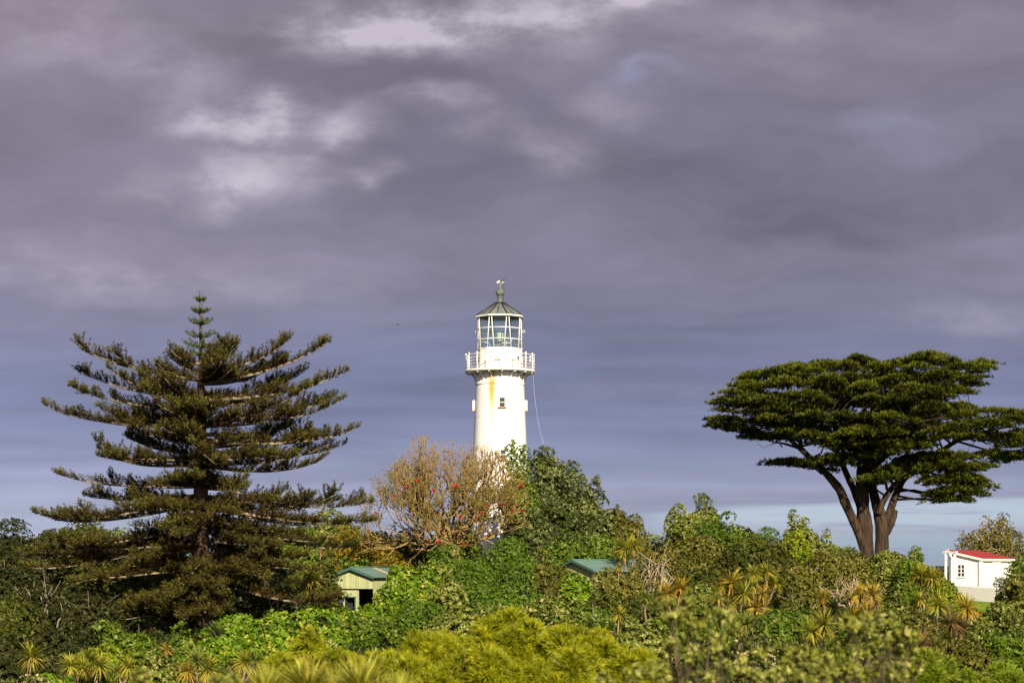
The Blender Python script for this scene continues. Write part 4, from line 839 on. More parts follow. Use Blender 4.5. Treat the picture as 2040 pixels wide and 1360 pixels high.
# ------------------------------------------------------------------ coral tree, bare with red flowers
def coral():
    Y = 133.0; rng = np.random.default_rng(33)
    base = P(905, 1120, Y); base[2] = terr(base[0], Y) - .05
    root = empty('coral_tree', tuple(base)); tag(root, 'mostly bare tan branched coral tree with scattered red flowers before the lighthouse', 'tree')
    mb = MB(); tips = []; inner = []
    cen = P(890, 1010, Y)
    def env(p):
        q = (p - cen); px = 890 + q[0] / Y * F; py = 1010 - q[2] / Y * F
        top = np.interp(px, [715, 735, 770, 800, 850, 900, 950, 1000, 1050], [985, 962, 940, 885, 868, 880, 888, 905, 965])
        return 715 < px < 1052 and py > top and py < 1095 and abs(q[1]) < 4.5
    def grow(p, d, L, r, lev):
        if lev > 7 or r < .006: tips.append((p, d)); return
        n = 3; pts = [p]; dd = d
        for i in range(n):
            dd = nrm(dd + rng.normal(size=3) * .21 + np.array([0, 0, .04 + .035 * lev])); p = p + dd * L / n; pts.append(p)
        if not env(p) and lev > 2:
            pts = pts[:3]; mb.tube(pts, [r, r * .8, r * .6], 4); tips.append((pts[-1], dd)); return
        mb.tube(pts, list(np.linspace(r, r * .74, n + 1)), 7 if lev < 2 else (5 if lev < 4 else 4)); inner.append(p)
        nk = 3 if lev in (1, 2, 3) and rng.random() < .5 else 2
        if lev >= 5: nk = 2
        for j in range(nk):
            a = rng.normal(size=3); a = nrm(a - dd * a.dot(dd)); sp = rng.uniform(.4, .95)
            grow(p, nrm(dd + a * sp), L * rng.uniform(.62, .86), r * (.70 if j == 0 else rng.uniform(.52, .68)), lev + 1)
    b0 = base.copy(); fork = P(905, 1085, Y)
    mb.tube([b0, P(908, 1105, Y), fork], [.42, .38, .40], 10)
    for (tx_, ty_, dy, L, r) in [(730, 1000, -.5, 2.3, .15), (722, 1050, .3, 2.4, .12), (745, 1080, -1.2, 2.2, .10), (780, 970, -1.2, 2.2, .16), (800, 1040, -2.4, 2.0, .11), (830, 900, .4, 2.3, .17), (860, 960, -2.0, 2.1, .14), (885, 900, .8, 2.3, .16), (925, 930, -.6, 2.2, .16), (960, 900, .9, 2.2, .15),
         (1000, 940, .4, 2.2, .15), (1045, 1000, -.8, 2.3, .14), (1040, 1050, -1.0, 2.2, .11), (905, 1000, -3.0, 1.9, .12), (830, 1030, -3.0, 1.9, .11), (970, 1030, -3.0, 1.9, .11), (1000, 1060, -2.0, 1.9, .09), (860, 980, 2.6, 1.9, .12), (970, 980, 2.6, 1.9, .12), (780, 1010, 2.2, 2.0, .11), (1020, 1010, 2.2, 2.0, .11), (700, 1070, .5, 2.5, .10), (760, 1095, -2.2, 2.3, .09), (720, 1090, 1.5, 2.4, .09), (800, 1085, -3.2, 2.0, .08), (850, 1070, -3.4, 1.7, .08), (1050, 1075, .5, 2.2, .09), (990, 1085, -3.0, 1.9, .08), (770, 1030, -2.6, 2.1, .10), (1020, 1040, -2.8, 2.0, .09)]:
        tgt = P(tx_, ty_, Y); tgt[1] += dy * 1.2
        grow(fork + rng.normal(size=3) * .1, nrm(tgt - fork), L, r, 1)
    mb.build('branches', M_CORAL, root, True)
    # sparse yellow green leaves towards the lower outside
    tp = np.array([q[0] for q in tips]); td = np.array([q[1] for q in tips])
    low = tp[:, 2] < (HOR - 960) / F * Y + rng.normal(size=len(tp)) * .8
    pp0, dd0 = tp[low], td[low]; rep = rng.integers(0, len(pp0), 5200); pos = pp0[rep] - dd0[rep] * rng.uniform(0, .5, (5200, 1)) + rng.normal(size=(5200, 3)) * .12
    pp, ax, nr_, kx = rosettes(rng, pos, nrm(dd0[rep] + rng.normal(size=(5200, 3)) * .4), 3, .3, 1.2)
    f = rng.random((len(kx), 1))
    link('leaves', leaves('leaves', pp, ax, nr_, .12 * rng.uniform(.6, 1.2, len(pp)), .07, A(.13, .12, .022) * (1 - f) + A(.22, .17, .04) * f), M_LEAF, root, True)
    # flower clusters
    fr = np.random.default_rng(8); n = 34; d = nrm(fr.normal(size=(n, 3)) + np.array([0, 0, .3]))
    fm = leaves('flower', np.zeros((n, 3)), d, nrm(fr.normal(size=(n, 3))),   .15 * fr.uniform(.6, 1.1, n), .06, np.repeat(A(.55, .018, .012)[None], n, 0) * fr.uniform(.6, 1.2, (n, 1))); fm.materials.append(M_LEAF)
    sp = lambda x, y: P(620 + x * .2573, 850 + y * .2573, Y)
    for i, (x, y) in enumerate([(628, 523), (860, 452), (892, 488), (940, 488), (805, 425), (545, 645), (595, 805), (598, 828), (985, 852), (1088, 848), (1158, 738), (1048, 706), (1007, 600), (1455, 592), (1458, 612), (1512, 633), (1525, 600), (1640, 615), (1665, 438), (1612, 462), (1330, 672), (1390, 625), (1285, 718), (735, 445), (1130, 460)]):
        p = sp(x, y); pr = tp[:, [0, 2]] * (Y / tp[:, 1:2]); k_ = np.argsort(((pr - p[[0, 2]]) ** 2).sum(1))[:6]; p = tp[k_[np.argmin(tp[k_, 1])]].copy()
        o = link('flower', fm, None, root, True); o.location = tuple(p); s = fr.uniform(.75, 1.25); o.scale = (s, s, s); o.rotation_euler = tuple(fr.uniform(0, 6, 3))
coral()

# ------------------------------------------------------------------ lighthouse
def lighthouse():
    Y = 150.0; s = Y / F; cx = 996.0
    zz = lambda py: (HOR - py) * s
    x0 = (cx - 1020) * s; zb = float(terr(x0, Y)) - .1
    root = empty('lighthouse', (x0, Y, zb)); tag(root, 'white round lighthouse tower with rust streak, gallery railing and glazed lantern', 'lighthouse')
    H = lambda py: zz(py) - zb
    # painted iron, with a rust streak running down from the gallery
    m = bpy.data.materials.new('painted_iron'); m.use_nodes = True; q = NT(m.node_tree)
    tcn = q.n('ShaderNodeTexCoord'); sp = q.n('ShaderNodeSeparateXYZ'); q.l(tcn.outputs['Object'], sp.inputs[0]); x, y, z = sp.outputs
    mp = q.n('ShaderNodeMapping'); mp.inputs['Scale'].default_value = (3.2, 3.2, .22); q.l(tcn.outputs['Object'], mp.inputs[0])
    n1 = q.noise(mp.outputs[0], 2.2, 6.0, .65)
    xx = q.m('ADD', x, q.m('MULTIPLY', q.m('SUBTRACT', n1, .5), .25))
    core = q.m('EXPONENT', q.m('MULTIPLY', q.m('POWER', q.m('DIVIDE', q.m('ADD', xx, .60), .20), 2.0), -1.0))
    wide = q.m('EXPONENT', q.m('MULTIPLY', q.m('POWER', q.m('DIVIDE', q.m('ADD', xx, .42), .50), 2.0), -1.0))
    fade = q.ramp(q.rng(z, H(880), H(742), smooth=False), [(0, (0, 0, 0)), (.2, (.22,) * 3), (.42, (.3,) * 3), (.58, (.55,) * 3), (.86, (1, 1, 1)), (1, (.8,) * 3)])
    fade = q.m('MULTIPLY', fade, q.rng(z, H(736), H(739)))
    front = q.rng(y, 0.0, -.5)
    mask = q.m('MULTIPLY', q.m('MULTIPLY', q.m('ADD', q.m('MULTIPLY', core, 1.3), q.m('MULTIPLY', wide, .42)), fade), front)
    mask = q.m('MULTIPLY', mask, q.rng(n1, .3, .6, .55, 1.0), clamp=True)
    soil = q.rng(q.noise(mp.outputs[0], 1.0, 6.0, .6), .45, .75)
    b = q.n('ShaderNodeBsdfPrincipled'); b.inputs['Roughness'].default_value = .42; b.inputs['Specular IOR Level'].default_value = .35
    c0 = q.mix(q.m('MULTIPLY', soil, .16), (.80, .79, .77), (.66, .60, .50))
    q.l(q.mix(mask, c0, (.58, .33, .075)), b.inputs['Base Color']); o = q.n('ShaderNodeOutputMaterial'); q.l(b.outputs[0], o.inputs[0])
    MI = m
    # tower
    mb = MB(); mb.lathe([(2.42, -.3), (2.42, 0.0), (60 * s, H(1095)), (56.8 * s, H(980)), (53.6 * s, H(900)), (50.6 * s, H(830)), (48.4 * s, H(768))], 64)
    mb.build('tower', MI, root)
    mb = MB(); mb.lathe([(48.4 * s, H(768)), (49.6 * s, H(767)), (49.6 * s, H(764.5)), (48.2 * s, H(763.5)), (48.2 * s, H(743))], 64); mb.build('collar', MI, root)
    # plate seams
    mb = MB()
    for py, r in ((980, 56.8), (900, 53.6), (830, 50.6)):
        mb.lathe([(r * s + .001, H(py) - .035), (r * s + .008, H(py) - .02), (r * s + .008, H(py) + .02), (r * s - .001, H(py) + .035)], 64)
    mb.build('seam_bands', MI, root)
    # gallery deck
    mb = MB(); mb.lathe([(48.0 * s, H(742.5)), (69 * s, H(742.5)), (69.8 * s, H(741.5)), (69.8 * s, H(738.5)), (69 * s, H(737.6)), (45 * s, H(737.6))], 48); mb.build('gallery_deck', M_WHITE, root)
    # brackets
    for k in range(16):
        a = R(-90 + 22.5 * k + 4); d = Vector((math.cos(a), math.sin(a), 0)); mb = MB()
        pts = []
        for i in range(9):
            w = math.pi / 2 * i / 8; pts.append(d * ((48.4 + 18.5 * (1 - math.cos(w))) * s) + Vector((0, 0, H(764) + (21 * s) * math.sin(w))))
        mb.tube(pts, .045, 5); mb.tube([d * 48.2 * s + Vector((0, 0, H(744.5))), d * 68.5 * s + Vector((0, 0, H(744.5)))], .04, 5)
        mb.tube([d * 48.3 * s + Vector((0, 0, H(765))), d * 48.3 * s + Vector((0, 0, H(743)))], .035, 5)
        mb.build('bracket', M_WHITE, root)
    # railing: posts and rails
    for k in range(16):
        a = R(-90 + 22.5 * k + 4); mb = MB(); px_, py_ = 67.8 * s * math.cos(a), 67.8 * s * math.sin(a)
        mb.tube([(px_, py_, H(741)), (px_, py_, H(708))], .04, 6)
        zt = H(706.8); mb.add([(px_ + .075 * math.cos(u_) * math.cos(w_), py_ + .075 * math.sin(u_) * math.cos(w_), zt + .075 * math.sin(w_)) for w_ in np.linspace(-1.4, 1.4, 6) for u_ in np.linspace(0, 2 * math.pi, 9)[:-1]],
               [(i * 8 + j, i * 8 + (j + 1) % 8, (i + 1) * 8 + (j + 1) % 8, (i + 1) * 8 + j) for i in range(5) for j in range(8)], True)
        mb.build('railing_post', M_WHITE, root)
    for py, r in ((709, .035), (715.5, .022), (721.5, .022), (727.5, .022), (733.5, .022)):
        mb = MB(); mb.tube([(67.8 * s * math.cos(w), 67.8 * s * math.sin(w), H(py)) for w in np.linspace(0, 2 * math.pi, 49)], r * .8, 5, caps=False); mb.build('rail', M_WHITE, root)
    # murette under the lantern
    mb = MB(); mb.lathe([(45.2 * s, H(737.8)), (45.2 * s, H(698)), (46.2 * s, H(697.5)), (46.2 * s, H(695.5)), (43.5 * s, H(695.3))], 16, R(-90 + 11.25 - 2), smooth=False); mb.build('lantern_base', MI, root)
    # small dark vents and raised panels on it
    for ang, py, w, h in ((53.0, 716, .16, .26), (-70, 718, .16, .34)):
        a = R(-90 + ang); d = Vector((math.cos(a), math.sin(a), 0)); mb = MB(); mb.box(d * 44.9 * s + Vector((0, 0, H(py))), (w, .10, h), (Vector((-d.y, d.x, 0)), d, Vector((0, 0, 1))))
        mb.build('vent', mat('vent_dark', (.05, .05, .055), .6), root)
    a = R(-90 + -8); d = Vector((math.cos(a), math.sin(a), 0)); mb = MB(); mb.box(d * 44.95 * s + Vector((0, 0, H(716.5))), (.24, .08, .28), (Vector((-d.y, d.x, 0)), d, Vector((0, 0, 1)))); mb.build('panel', mat('bare_primer', (.62, .45, .33), .7), root)
    a0 = R(-90 - 40); a1 = R(-90 - 20); mb = MB(); mb.tube([(45.6 * s * math.cos(a0 + (a1 - a0) * i / 8), 45.6 * s * math.sin(a0 + (a1 - a0) * i / 8), H(705 - 2.2 * math.sin(math.pi * i / 8))) for i in range(9)], .03, 4); mb.build('hatch_hood', M_WHITE, root)
    # ladder
    mb = MB(); a = R(-90 + 36)
    for da in (-5.5, 5.5):
        b_ = a + R(da); mb.tube([(46.8 * s * math.cos(b_), 46.8 * s * math.sin(b_), H(736)), (46.8 * s * math.cos(b_), 46.8 * s * math.sin(b_), H(696))], .022, 4)
    for py in np.linspace(733, 700, 8):
        mb.tube([(46.8 * s * math.cos(a + R(q_)), 46.8 * s * math.sin(a + R(q_)), H(py)) for q_ in (-5.5, 0, 5.5)], .016, 4)
    mb.build('ladder', M_WHITE, root)
    # lantern glazing: trapezoid panes between leaning astragals
    rg_ = 44.6 * s; top, bot = H(632), H(696)
    gm = bpy.data.materials.new('lantern_glass'); gm.use_nodes = True; q = NT(gm.node_tree)
    tr = q.n('ShaderNodeBsdfTransparent'); tr.inputs[0].default_value = (.88, .97, .93, 1); gl = q.n('ShaderNodeBsdfGlossy'); gl.inputs[0].default_value = (.9, .95, .95, 1); gl.inputs[1].default_value = .05
    lw = q.n('ShaderNodeLayerWeight'); lw.inputs[0].default_value = .25
    mx = q.n('ShaderNodeMixShader'); q.l(q.m('MULTIPLY_ADD', lw.outputs['Fresnel'], .7, .03), mx.inputs[0]); q.l(tr.outputs[0], mx.inputs[1]); q.l(gl.outputs[0], mx.inputs[2])
    o = q.n('ShaderNodeOutputMaterial'); q.l(mx.outputs[0], o.inputs[0])
    def ring(ang, z, r=rg_): a = R(-90 - 2 + ang); return Vector((r * math.cos(a), r * math.sin(a), z))
    edges = []
    for k in range(8):
        edges += [(45 * k - 19.5, 45 * k - 13), (45 * k + 19.5, 45 * k + 13)]
    for i, (ta, ba) in enumerate(edges):
        tn, bn = edges[(i + 1) % 16]; tn += 360 * (tn < ta); bn += 360 * (bn < ba)
        mb = MB(); mb.add([ring(ba, bot, rg_ - .02), ring(bn, bot, rg_ - .02), ring(tn, top, rg_ - .02), ring(ta, top, rg_ - .02)], [(0, 1, 2, 3)]); mb.build('window', gm, root)
        mb = MB(); mb.tube([ring(ba, bot), ring(ta, top)], .034, 5); mb.build('astragal', M_WHITE, root)
    for py in (656, 678):
        f_ = (py - 632) / 64; mb = MB(); pts = []
        for k in range(17):
            ta, ba = edges[k % 16]; w_ = ta + (ba - ta) * f_; pts.append(ring(w_, H(py)))
        mb.tube(pts, .036, 5); mb.build('glazing_bar', M_WHITE, root)
    mb = MB(); mb.tube([ring(22.5 * k + 11, H(632)) for k in range(17)], .06, 5); mb.build('lantern_head', M_WHITE, root)
    for ang in (-96, 92):
        mb = MB(); c_ = ring(ang, H(660), rg_ + .10); mb.tube([c_ + Vector((.09 * math.cos(w), 0, .09 * math.sin(w))) for w in np.linspace(0, 6.283, 11)], .02, 4); mb.build('handle_ring', M_WHITE, root)
    # lamp inside
    gl2 = mat('optic_glass', (.42, .48, .44), .15, .6); mtl = mat('lamp_metal', (.30, .32, .31), .5, .4, .5)
    mb = MB(); mb.lathe([(.30, H(698)), (.28, H(690)), (.10, H(689)), (.10, H(682)), (.24, H(680))], 14, cap0=True); mb.build('lamp_stand', mtl, root)
    mb = MB(); mb.lathe([(.24, H(680)), (.30, H(676)), (.26, H(674)), (.30, H(671)), (.26, H(669)), (.30, H(666.5)), (.26, H(665)), (.24, H(663)), (.05, H(662))], 18, smooth=False); mb.build('lamp_lens', gl2, root)
    mb = MB()
    for dx in (-.55, .55): mb.tube([(0, 0, H(682)), (dx, 0, H(696))], .03, 4)
    mb.build('lamp_struts', mtl, root)
    mb = MB(); mb.lathe([(43.2 * s, H(695.6)), (.1, H(695.6))], 24); mb.build('lantern_floor', mat('lantern_floor_paint', (.35, .38, .36), .7), root)
    # roof
    rm = mat('weathered_copper', (.19, .215, .205), .5, .4, .2, noise=(1.6, .8, (.11, .13, .125)))
    rt = R(-90 + 22.5 - 4)
    mb = MB(); mb.lathe([(48.5 * s, H(633.5)), (49.5 * s, H(632)), (48.6 * s, H(630.5)), (7 * s, H(603))], 8, rt, smooth=False); mb.build('roof', rm, root)
    mb = MB(); mb.lathe([(49.0 * s, H(634)), (50.2 * s, H(633.2)), (50.2 * s, H(631.4)), (48.9 * s, H(630.6))], 8, rt, smooth=False); mb.build('eave_trim', M_WHITE, root)
    blk = mat('black_rib', (.025, .025, .028), .6)
    for k in range(8):
        for da in (0, 22.5 * .9):
            a = rt + R(45 * k + da); c8 = 1.0 if da == 0 else .935
            mb = MB(); mb.tube([(48.6 * s * c8 * math.cos(a), 48.6 * s * c8 * math.sin(a), H(631) + .02), (7.3 * s * math.cos(a), 7.3 * s * math.sin(a), H(603.2) + .02)], (.075 if da == 0 else .035), 4); mb.build('roof_rib', blk, root)
    vg = mat('verdigris', (.14, .17, .15), .7, .3, .1, noise=(5, .8, (.07, .085, .075)))
    mb = MB(); mb.lathe([(7.4 * s, H(603.5)), (7.4 * s, H(602)), (5.2 * s, H(601)), (5.2 * s, H(592)), (6.0 * s, H(591)), (4.5 * s, H(590))], 16); mb.build('vent_neck', vg, root)
    mb = MB(); mb.lathe([(max(.01, 8.4 * s * math.cos(w)), H(582.6) + 8.4 * s * math.sin(w)) for w in np.linspace(-1.45, 1.57, 14)], 20); mb.build('ball_finial', vg, root)
    # anemometer and lightning rod
    ox = mat('bronze', (.30, .20, .12), .6)
    mb = MB(); mb.tube([(0, 0, H(575)), (0, 0, H(566))], .05, 6); mb.tube([(0, 0, H(566)), (0, 0, H(564))], .10, 6); mb.build('wind_mast', ox, root)
    mb = MB()
    for w in (.2, 2.3, 4.4):
        e = Vector((math.cos(w) * .27, math.sin(w) * .27, H(562.5))); mb.tube([(0, 0, H(564.5)), e], .015, 4); mb.tube([e - Vector((0, 0, .08)), e + Vector((0, 0, .08))], [.06, .085], 7)
    mb.build('wind_cups', M_WHITE, root)
    rod = mat('dark_rod', (.04, .04, .045), .6); xr = (1004 - cx) * s
    mb = MB(); mb.tube([(5.5 * s, -.1, H(601)), (xr, -.1, H(588)), (xr, -.1, H(556))], .02, 4)
    for dx in (-.1, .1): mb.tube([(xr, -.1, H(560)), (xr + dx, -.1, H(557.5))], .015, 4)
    mb.build('lightning_rod', rod, root)
    # windows in the shaft
    dk = mat('window_dark', (.035, .04, .045), .15, .5)
    def win(ang, py, name='window'):
        r_ = np.interp(py, [768, 830, 900, 980], [48.4, 50.6, 53.6, 56.8]) * s; a = R(-90 + ang); d = Vector((math.cos(a), math.sin(a), 0)); tx_ = Vector((-d.y, d.x, 0)); up = Vector((0, 0, 1)); c = d * (r_ - .03) + up * H(py)
        mb = MB(); w, h = .40, .66
        for sx in (-1, 1): mb.box(c + tx_ * sx * (w / 2 + .03) + d * .08, (.07, .22, h + .14), (tx_, d, up))
        mb.box(c + up * (h / 2 + .035) + d * .085, (w, .22, .07), (tx_, d, up)); mb.box(c + d * .07, (w, .06, .045), (tx_, d, up))
        wf = mb.build('window', M_WHITE, root)
        mb = MB(); mb.box(c + d * .04, (w, .02, h), (tx_, d, up)); mb.build('pane', dk, wf)
        mb = MB(); mb.box(c - up * (h / 2 + .045) + d * .10, (w + .24, .26, .07), (tx_, d, up)); mb.build('sill', mat('rusty_sill', (.50, .28, .14), .7), wf)
    win(5.0, 805); win(6.5, 908); win(-94, 808); win(94, 808)
    # thin cable from the gallery to the ground
    e0 = Vector((P(1062, 744, Y).tolist())); e1 = Vector((P(1094, 925, Y - 1).tolist())); e2 = Vector((P(1118, 1130, Y - 3).tolist()))
    mb = MB(); mb.tube([e0 + (e1 - e0) * t_ + Vector((-.25 * math.sin(math.pi * t_), 0, 0)) for t_ in np.linspace(0, 1, 10)] + [e2], .009, 4)
    tag(mb.build('cable', mat('cable_grey', (.45, .45, .47), .5)), 'thin pale cable slanting down from the lighthouse gallery', 'cable')
lighthouse()

# ------------------------------------------------------------------ sheds
def corr(name, c1, axis, period, depth=.5, rough=.5):
    """painted ribbed sheet metal; ribs along one local axis as bump"""
    m = bpy.data.materials.new(name); m.use_nodes = True; q = NT(m.node_tree)
    tcn = q.n('ShaderNodeTexCoord'); sp = q.n('ShaderNodeSeparateXYZ'); q.l(tcn.outputs['Object'], sp.inputs[0])
    wv = q.m('PINGPONG', sp.outputs[axis], period); hgt = q.rng(wv, period * .55, period * .9)
    b = q.n('ShaderNodeBsdfPrincipled'); b.inputs['Roughness'].default_value = rough; b.inputs['Specular IOR Level'].default_value = .3
    f = q.rng(q.noise(tcn.outputs['Object'], 1.4, 6.0, .6), .35, .7)
    q.l(q.mix(q.m('MULTIPLY', f, .35), c1, tuple(x * .72 for x in c1)), b.inputs['Base Color'])
    bn = q.n('ShaderNodeBump'); bn.inputs['Strength'].default_value = depth; bn.inputs['Distance'].default_value = .04; q.l(hgt, bn.inputs['Height']); q.l(bn.outputs[0], b.inputs['Normal'])
    o = q.n('ShaderNodeOutputMaterial'); q.l(b.outputs[0], o.inputs[0]); return m
M_WALLG = corr('cream_green_sheet', (.40, .43, .225), 0, .42, .6)
M_ROOFG = corr('green_roof_sheet', (.14, .225, .205), 1, .2, .6, .4)
M_TRIMG = mat('green_trim', (.05, .12, .095), .5)
def gable_shed(label, apex, yaw, w, rise, wallh, L, gdrop, detail=True):
    """local frame: x along the gable, y along the ridge (away from the camera), z up; origin on the ground under the front apex"""
    zb = float(terr(apex[0], apex[1])) - .05; H = apex[2] - zb
    root = empty('shed', (apex[0], apex[1], zb), yaw); tag(root, label, 'shed')
    e = H - rise; hw = w / 2
    mb = MB() # walls (side and back) + front lower wall set back
    for sx in (-1, 1): mb.add([(sx * (hw - .16), .12, 0), (sx * (hw - .16), L - .1, 0), (sx * (hw - .16), L - .1, e), (sx * (hw - .16), .12, e)], [(0, 1, 2, 3)])
    mb.add([(-hw + .16, L - .1, 0), (hw - .16, L - .1, 0), (hw - .16, L - .1, e), (0, L - .1, H - .06), (-hw + .16, L - .1, e)], [(0, 1, 2, 3, 4)])
    mb.build('wall', M_WALLG, root)
    # gable panel standing forward of the wall below it
    mb = MB(); g0 = max(0.0, e - gdrop)
    mb.add([(-hw + .12, 0, g0), (hw - .12, 0, g0), (hw - .12, 0, e + .02), (0, 0, H - .10), (-hw + .12, 0, e + .02),
            (-hw + .12, .10, g0), (hw - .12, .10, g0), (hw - .12, .10, e + .02), (0, .10, H - .10), (-hw + .12, .10, e + .02)],
           [(0, 1, 2, 3, 4), (9, 8, 7, 6, 5), (0, 5, 6, 1), (1, 6, 7, 2), (4, 9, 5, 0)]); gp = mb.build('gable_panel', M_WALLG, root)
    mb = MB()
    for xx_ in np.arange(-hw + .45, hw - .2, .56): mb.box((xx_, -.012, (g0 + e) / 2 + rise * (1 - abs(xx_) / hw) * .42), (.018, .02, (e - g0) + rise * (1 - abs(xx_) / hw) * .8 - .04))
    mb.build('batten', mat('batten_dark', (.30, .29, .15), .6), gp)  # battens coloured darker than the wall sheet
    mb = MB()
    for sx in (-1, 1):
        vs = [(0, -.25, H), (sx * (hw + .10), -.25, e - .03), (sx * (hw + .10), L, e - .03), (0, L, H)]
        vs += [(a_, b_, c_ - .05) for a_, b_, c_ in vs]
        mb.add(vs, [(0, 1, 2, 3), (7, 6, 5, 4), (0, 4, 5, 1), (1, 5, 6, 2), (2, 6, 7, 3)])
    rf = mb.build('roof', M_ROOFG, root)
    mb = MB(); mb.tube([(0, -.25, H + .02), (0, L, H + .02)], .06, 6); mb.build('ridge_cap', M_TRIMG, rf)
    mb = MB()
    for sx in (-1, 1):
        a_ = Vector((0, -.27, H - .06)); b_ = Vector((sx * (hw + .10), -.27, e - .09)); d = (b_ - a_); mid = (a_ + b_) / 2; dn = d.normalized()
        mb.box(mid, (d.length, .03, .15), (dn, Vector((0, 1, 0)), dn.cross(Vector((0, 1, 0)))))
    mb.build('barge_board', M_TRIMG, root)
    mb = MB()
    for yy_ in np.arange(.3, L, .28):
        f_ = .55; mb.box((hw * f_, yy_, H - rise * f_ + .012), (.035, .035, .02))
    mb.build('roof_screws', mat('zinc_screw', (.7, .72, .7), .4, .5, .6), rf)
    return root, H, e, hw, g0
def sheds():
    A1 = P(701, 1130, 127.0)
    root, H, e, hw, g0 = gable_shed('green roofed pale shed with open dark doorways between pine and bright bushes', A1, R(-24), 3.25, .56, 2.4, 6.5, .78)
    X0 = lambda px: (px - 701) / F * 127 / .914
    # lower front wall with two openings, set back under the gable panel
    y1 = .16; top = g0 - .02; mb = MB(); lint = (1128 - 1189.5) / F * 127 - (A1[2] - H)
    def wallp(xa, xb, za, zb_): mb.box(((xa + xb) / 2, y1 + .04, (za + zb_) / 2), (xb - xa, .08, zb_ - za))
    wallp(X0(634), X0(712), lint, top + .02); wallp(X0(705.5), X0(712), 0, lint); wallp(X0(680), X0(683.5), 0, lint); wallp(X0(634), X0(655), 0, lint)
    mb.build('front_wall', M_WALLG, root)
    mb = MB(); mb.box((X0(694.5), y1 + .5, lint / 2), (X0(705) - X0(684), .02, lint)); mb.box((X0(672), y1 + .5, lint / 2), (X0(680) - X0(665), .02, lint))
    for xx_ in (X0(683.5), X0(705.5), X0(665), X0(680)): mb.box((xx_, y1 + .27, lint / 2), (.02, .46, lint))
    mb.build('doorway_interior', mat('dark_interior', (.025, .024, .026), .8), root)
    mb = MB(); mb.box(((X0(684) + X0(705.5)) / 2, y1 - .03, lint + .03), (X0(705.5) - X0(683) + .1, .05, .07)); mb.box((X0(705.8), y1 - .03, lint / 2), (.06, .05, lint)); mb.build('door_frame', M_TRIMG, root)
    # white board beside the doorway; blue panel painted in for the reflection inside
    def inworld(xl, yl, zl):
        c, s_ = math.cos(R(-24)), math.sin(R(-24)); return (A1[0] + xl * c - yl * s_, A1[1] + xl * s_ + yl * c, A1[2] - H + zl)
    def board(name, label, cat, xl, yl, w_, h_, th, z0, m_, leg):
        r = empty(name, inworld(xl, yl, 0), R(-24)); tag(r, label, cat); q = MB(); q.box((0, 0, z0 + h_ / 2), (w_, th, h_)); q.build('panel', m_, r)
        if z0 > .05:
            q = MB()
            for sx in (-1, 1): q.tube([(sx * w_ * .42, 0, 0), (sx * w_ * .42, 0, z0 + .02)], .02, 5)
            q.build('leg', leg, r)  # added legs that hold up the blue reflection panel
    board('board', 'white board leaning beside the shed doorway', 'board', X0(660), -.06, .28, .95, .03, 0.0, M_WHITE, M_WHITE)
    board('blue_reflection_panel', 'blue panel painted as a reflection inside the left doorway of the shed', 'stand', X0(672), .22, .36, .30, .05, .56, mat('blue_reflection', (.12, .22, .62), .6), M_TRIMG)
    # higher building behind
    A2 = P(752, 1123.5, 136.0)
    gable_shed('teal roof of a second shed just behind the green roofed one', A2, R(-58), 3.4, .42, 2.4, 4.5, 99)
    A3 = P(1145, 1115, 131.0)
    gable_shed('cream walled shed with teal roof half hidden right of the green mound', A3, R(-52), 4.4, .68, 2.4, 6.5, 99)
    # translucent roof strip on the first shed
    mb = MB()
    f0, f1 = .04, .96; e_ = H - .56
    def rp(f_, y_): return (f_ * (hw + .10), y_, H - f_ * .59 + .012)
    mb.add([rp(f0, 2.6), rp(f1, 2.6), rp(f1, 3.15), rp(f0, 3.15)], [(0, 1, 2, 3)])
    mb.build('roof_light', mat('aged_plastic', (.50, .42, .27), .5), root)
sheds()

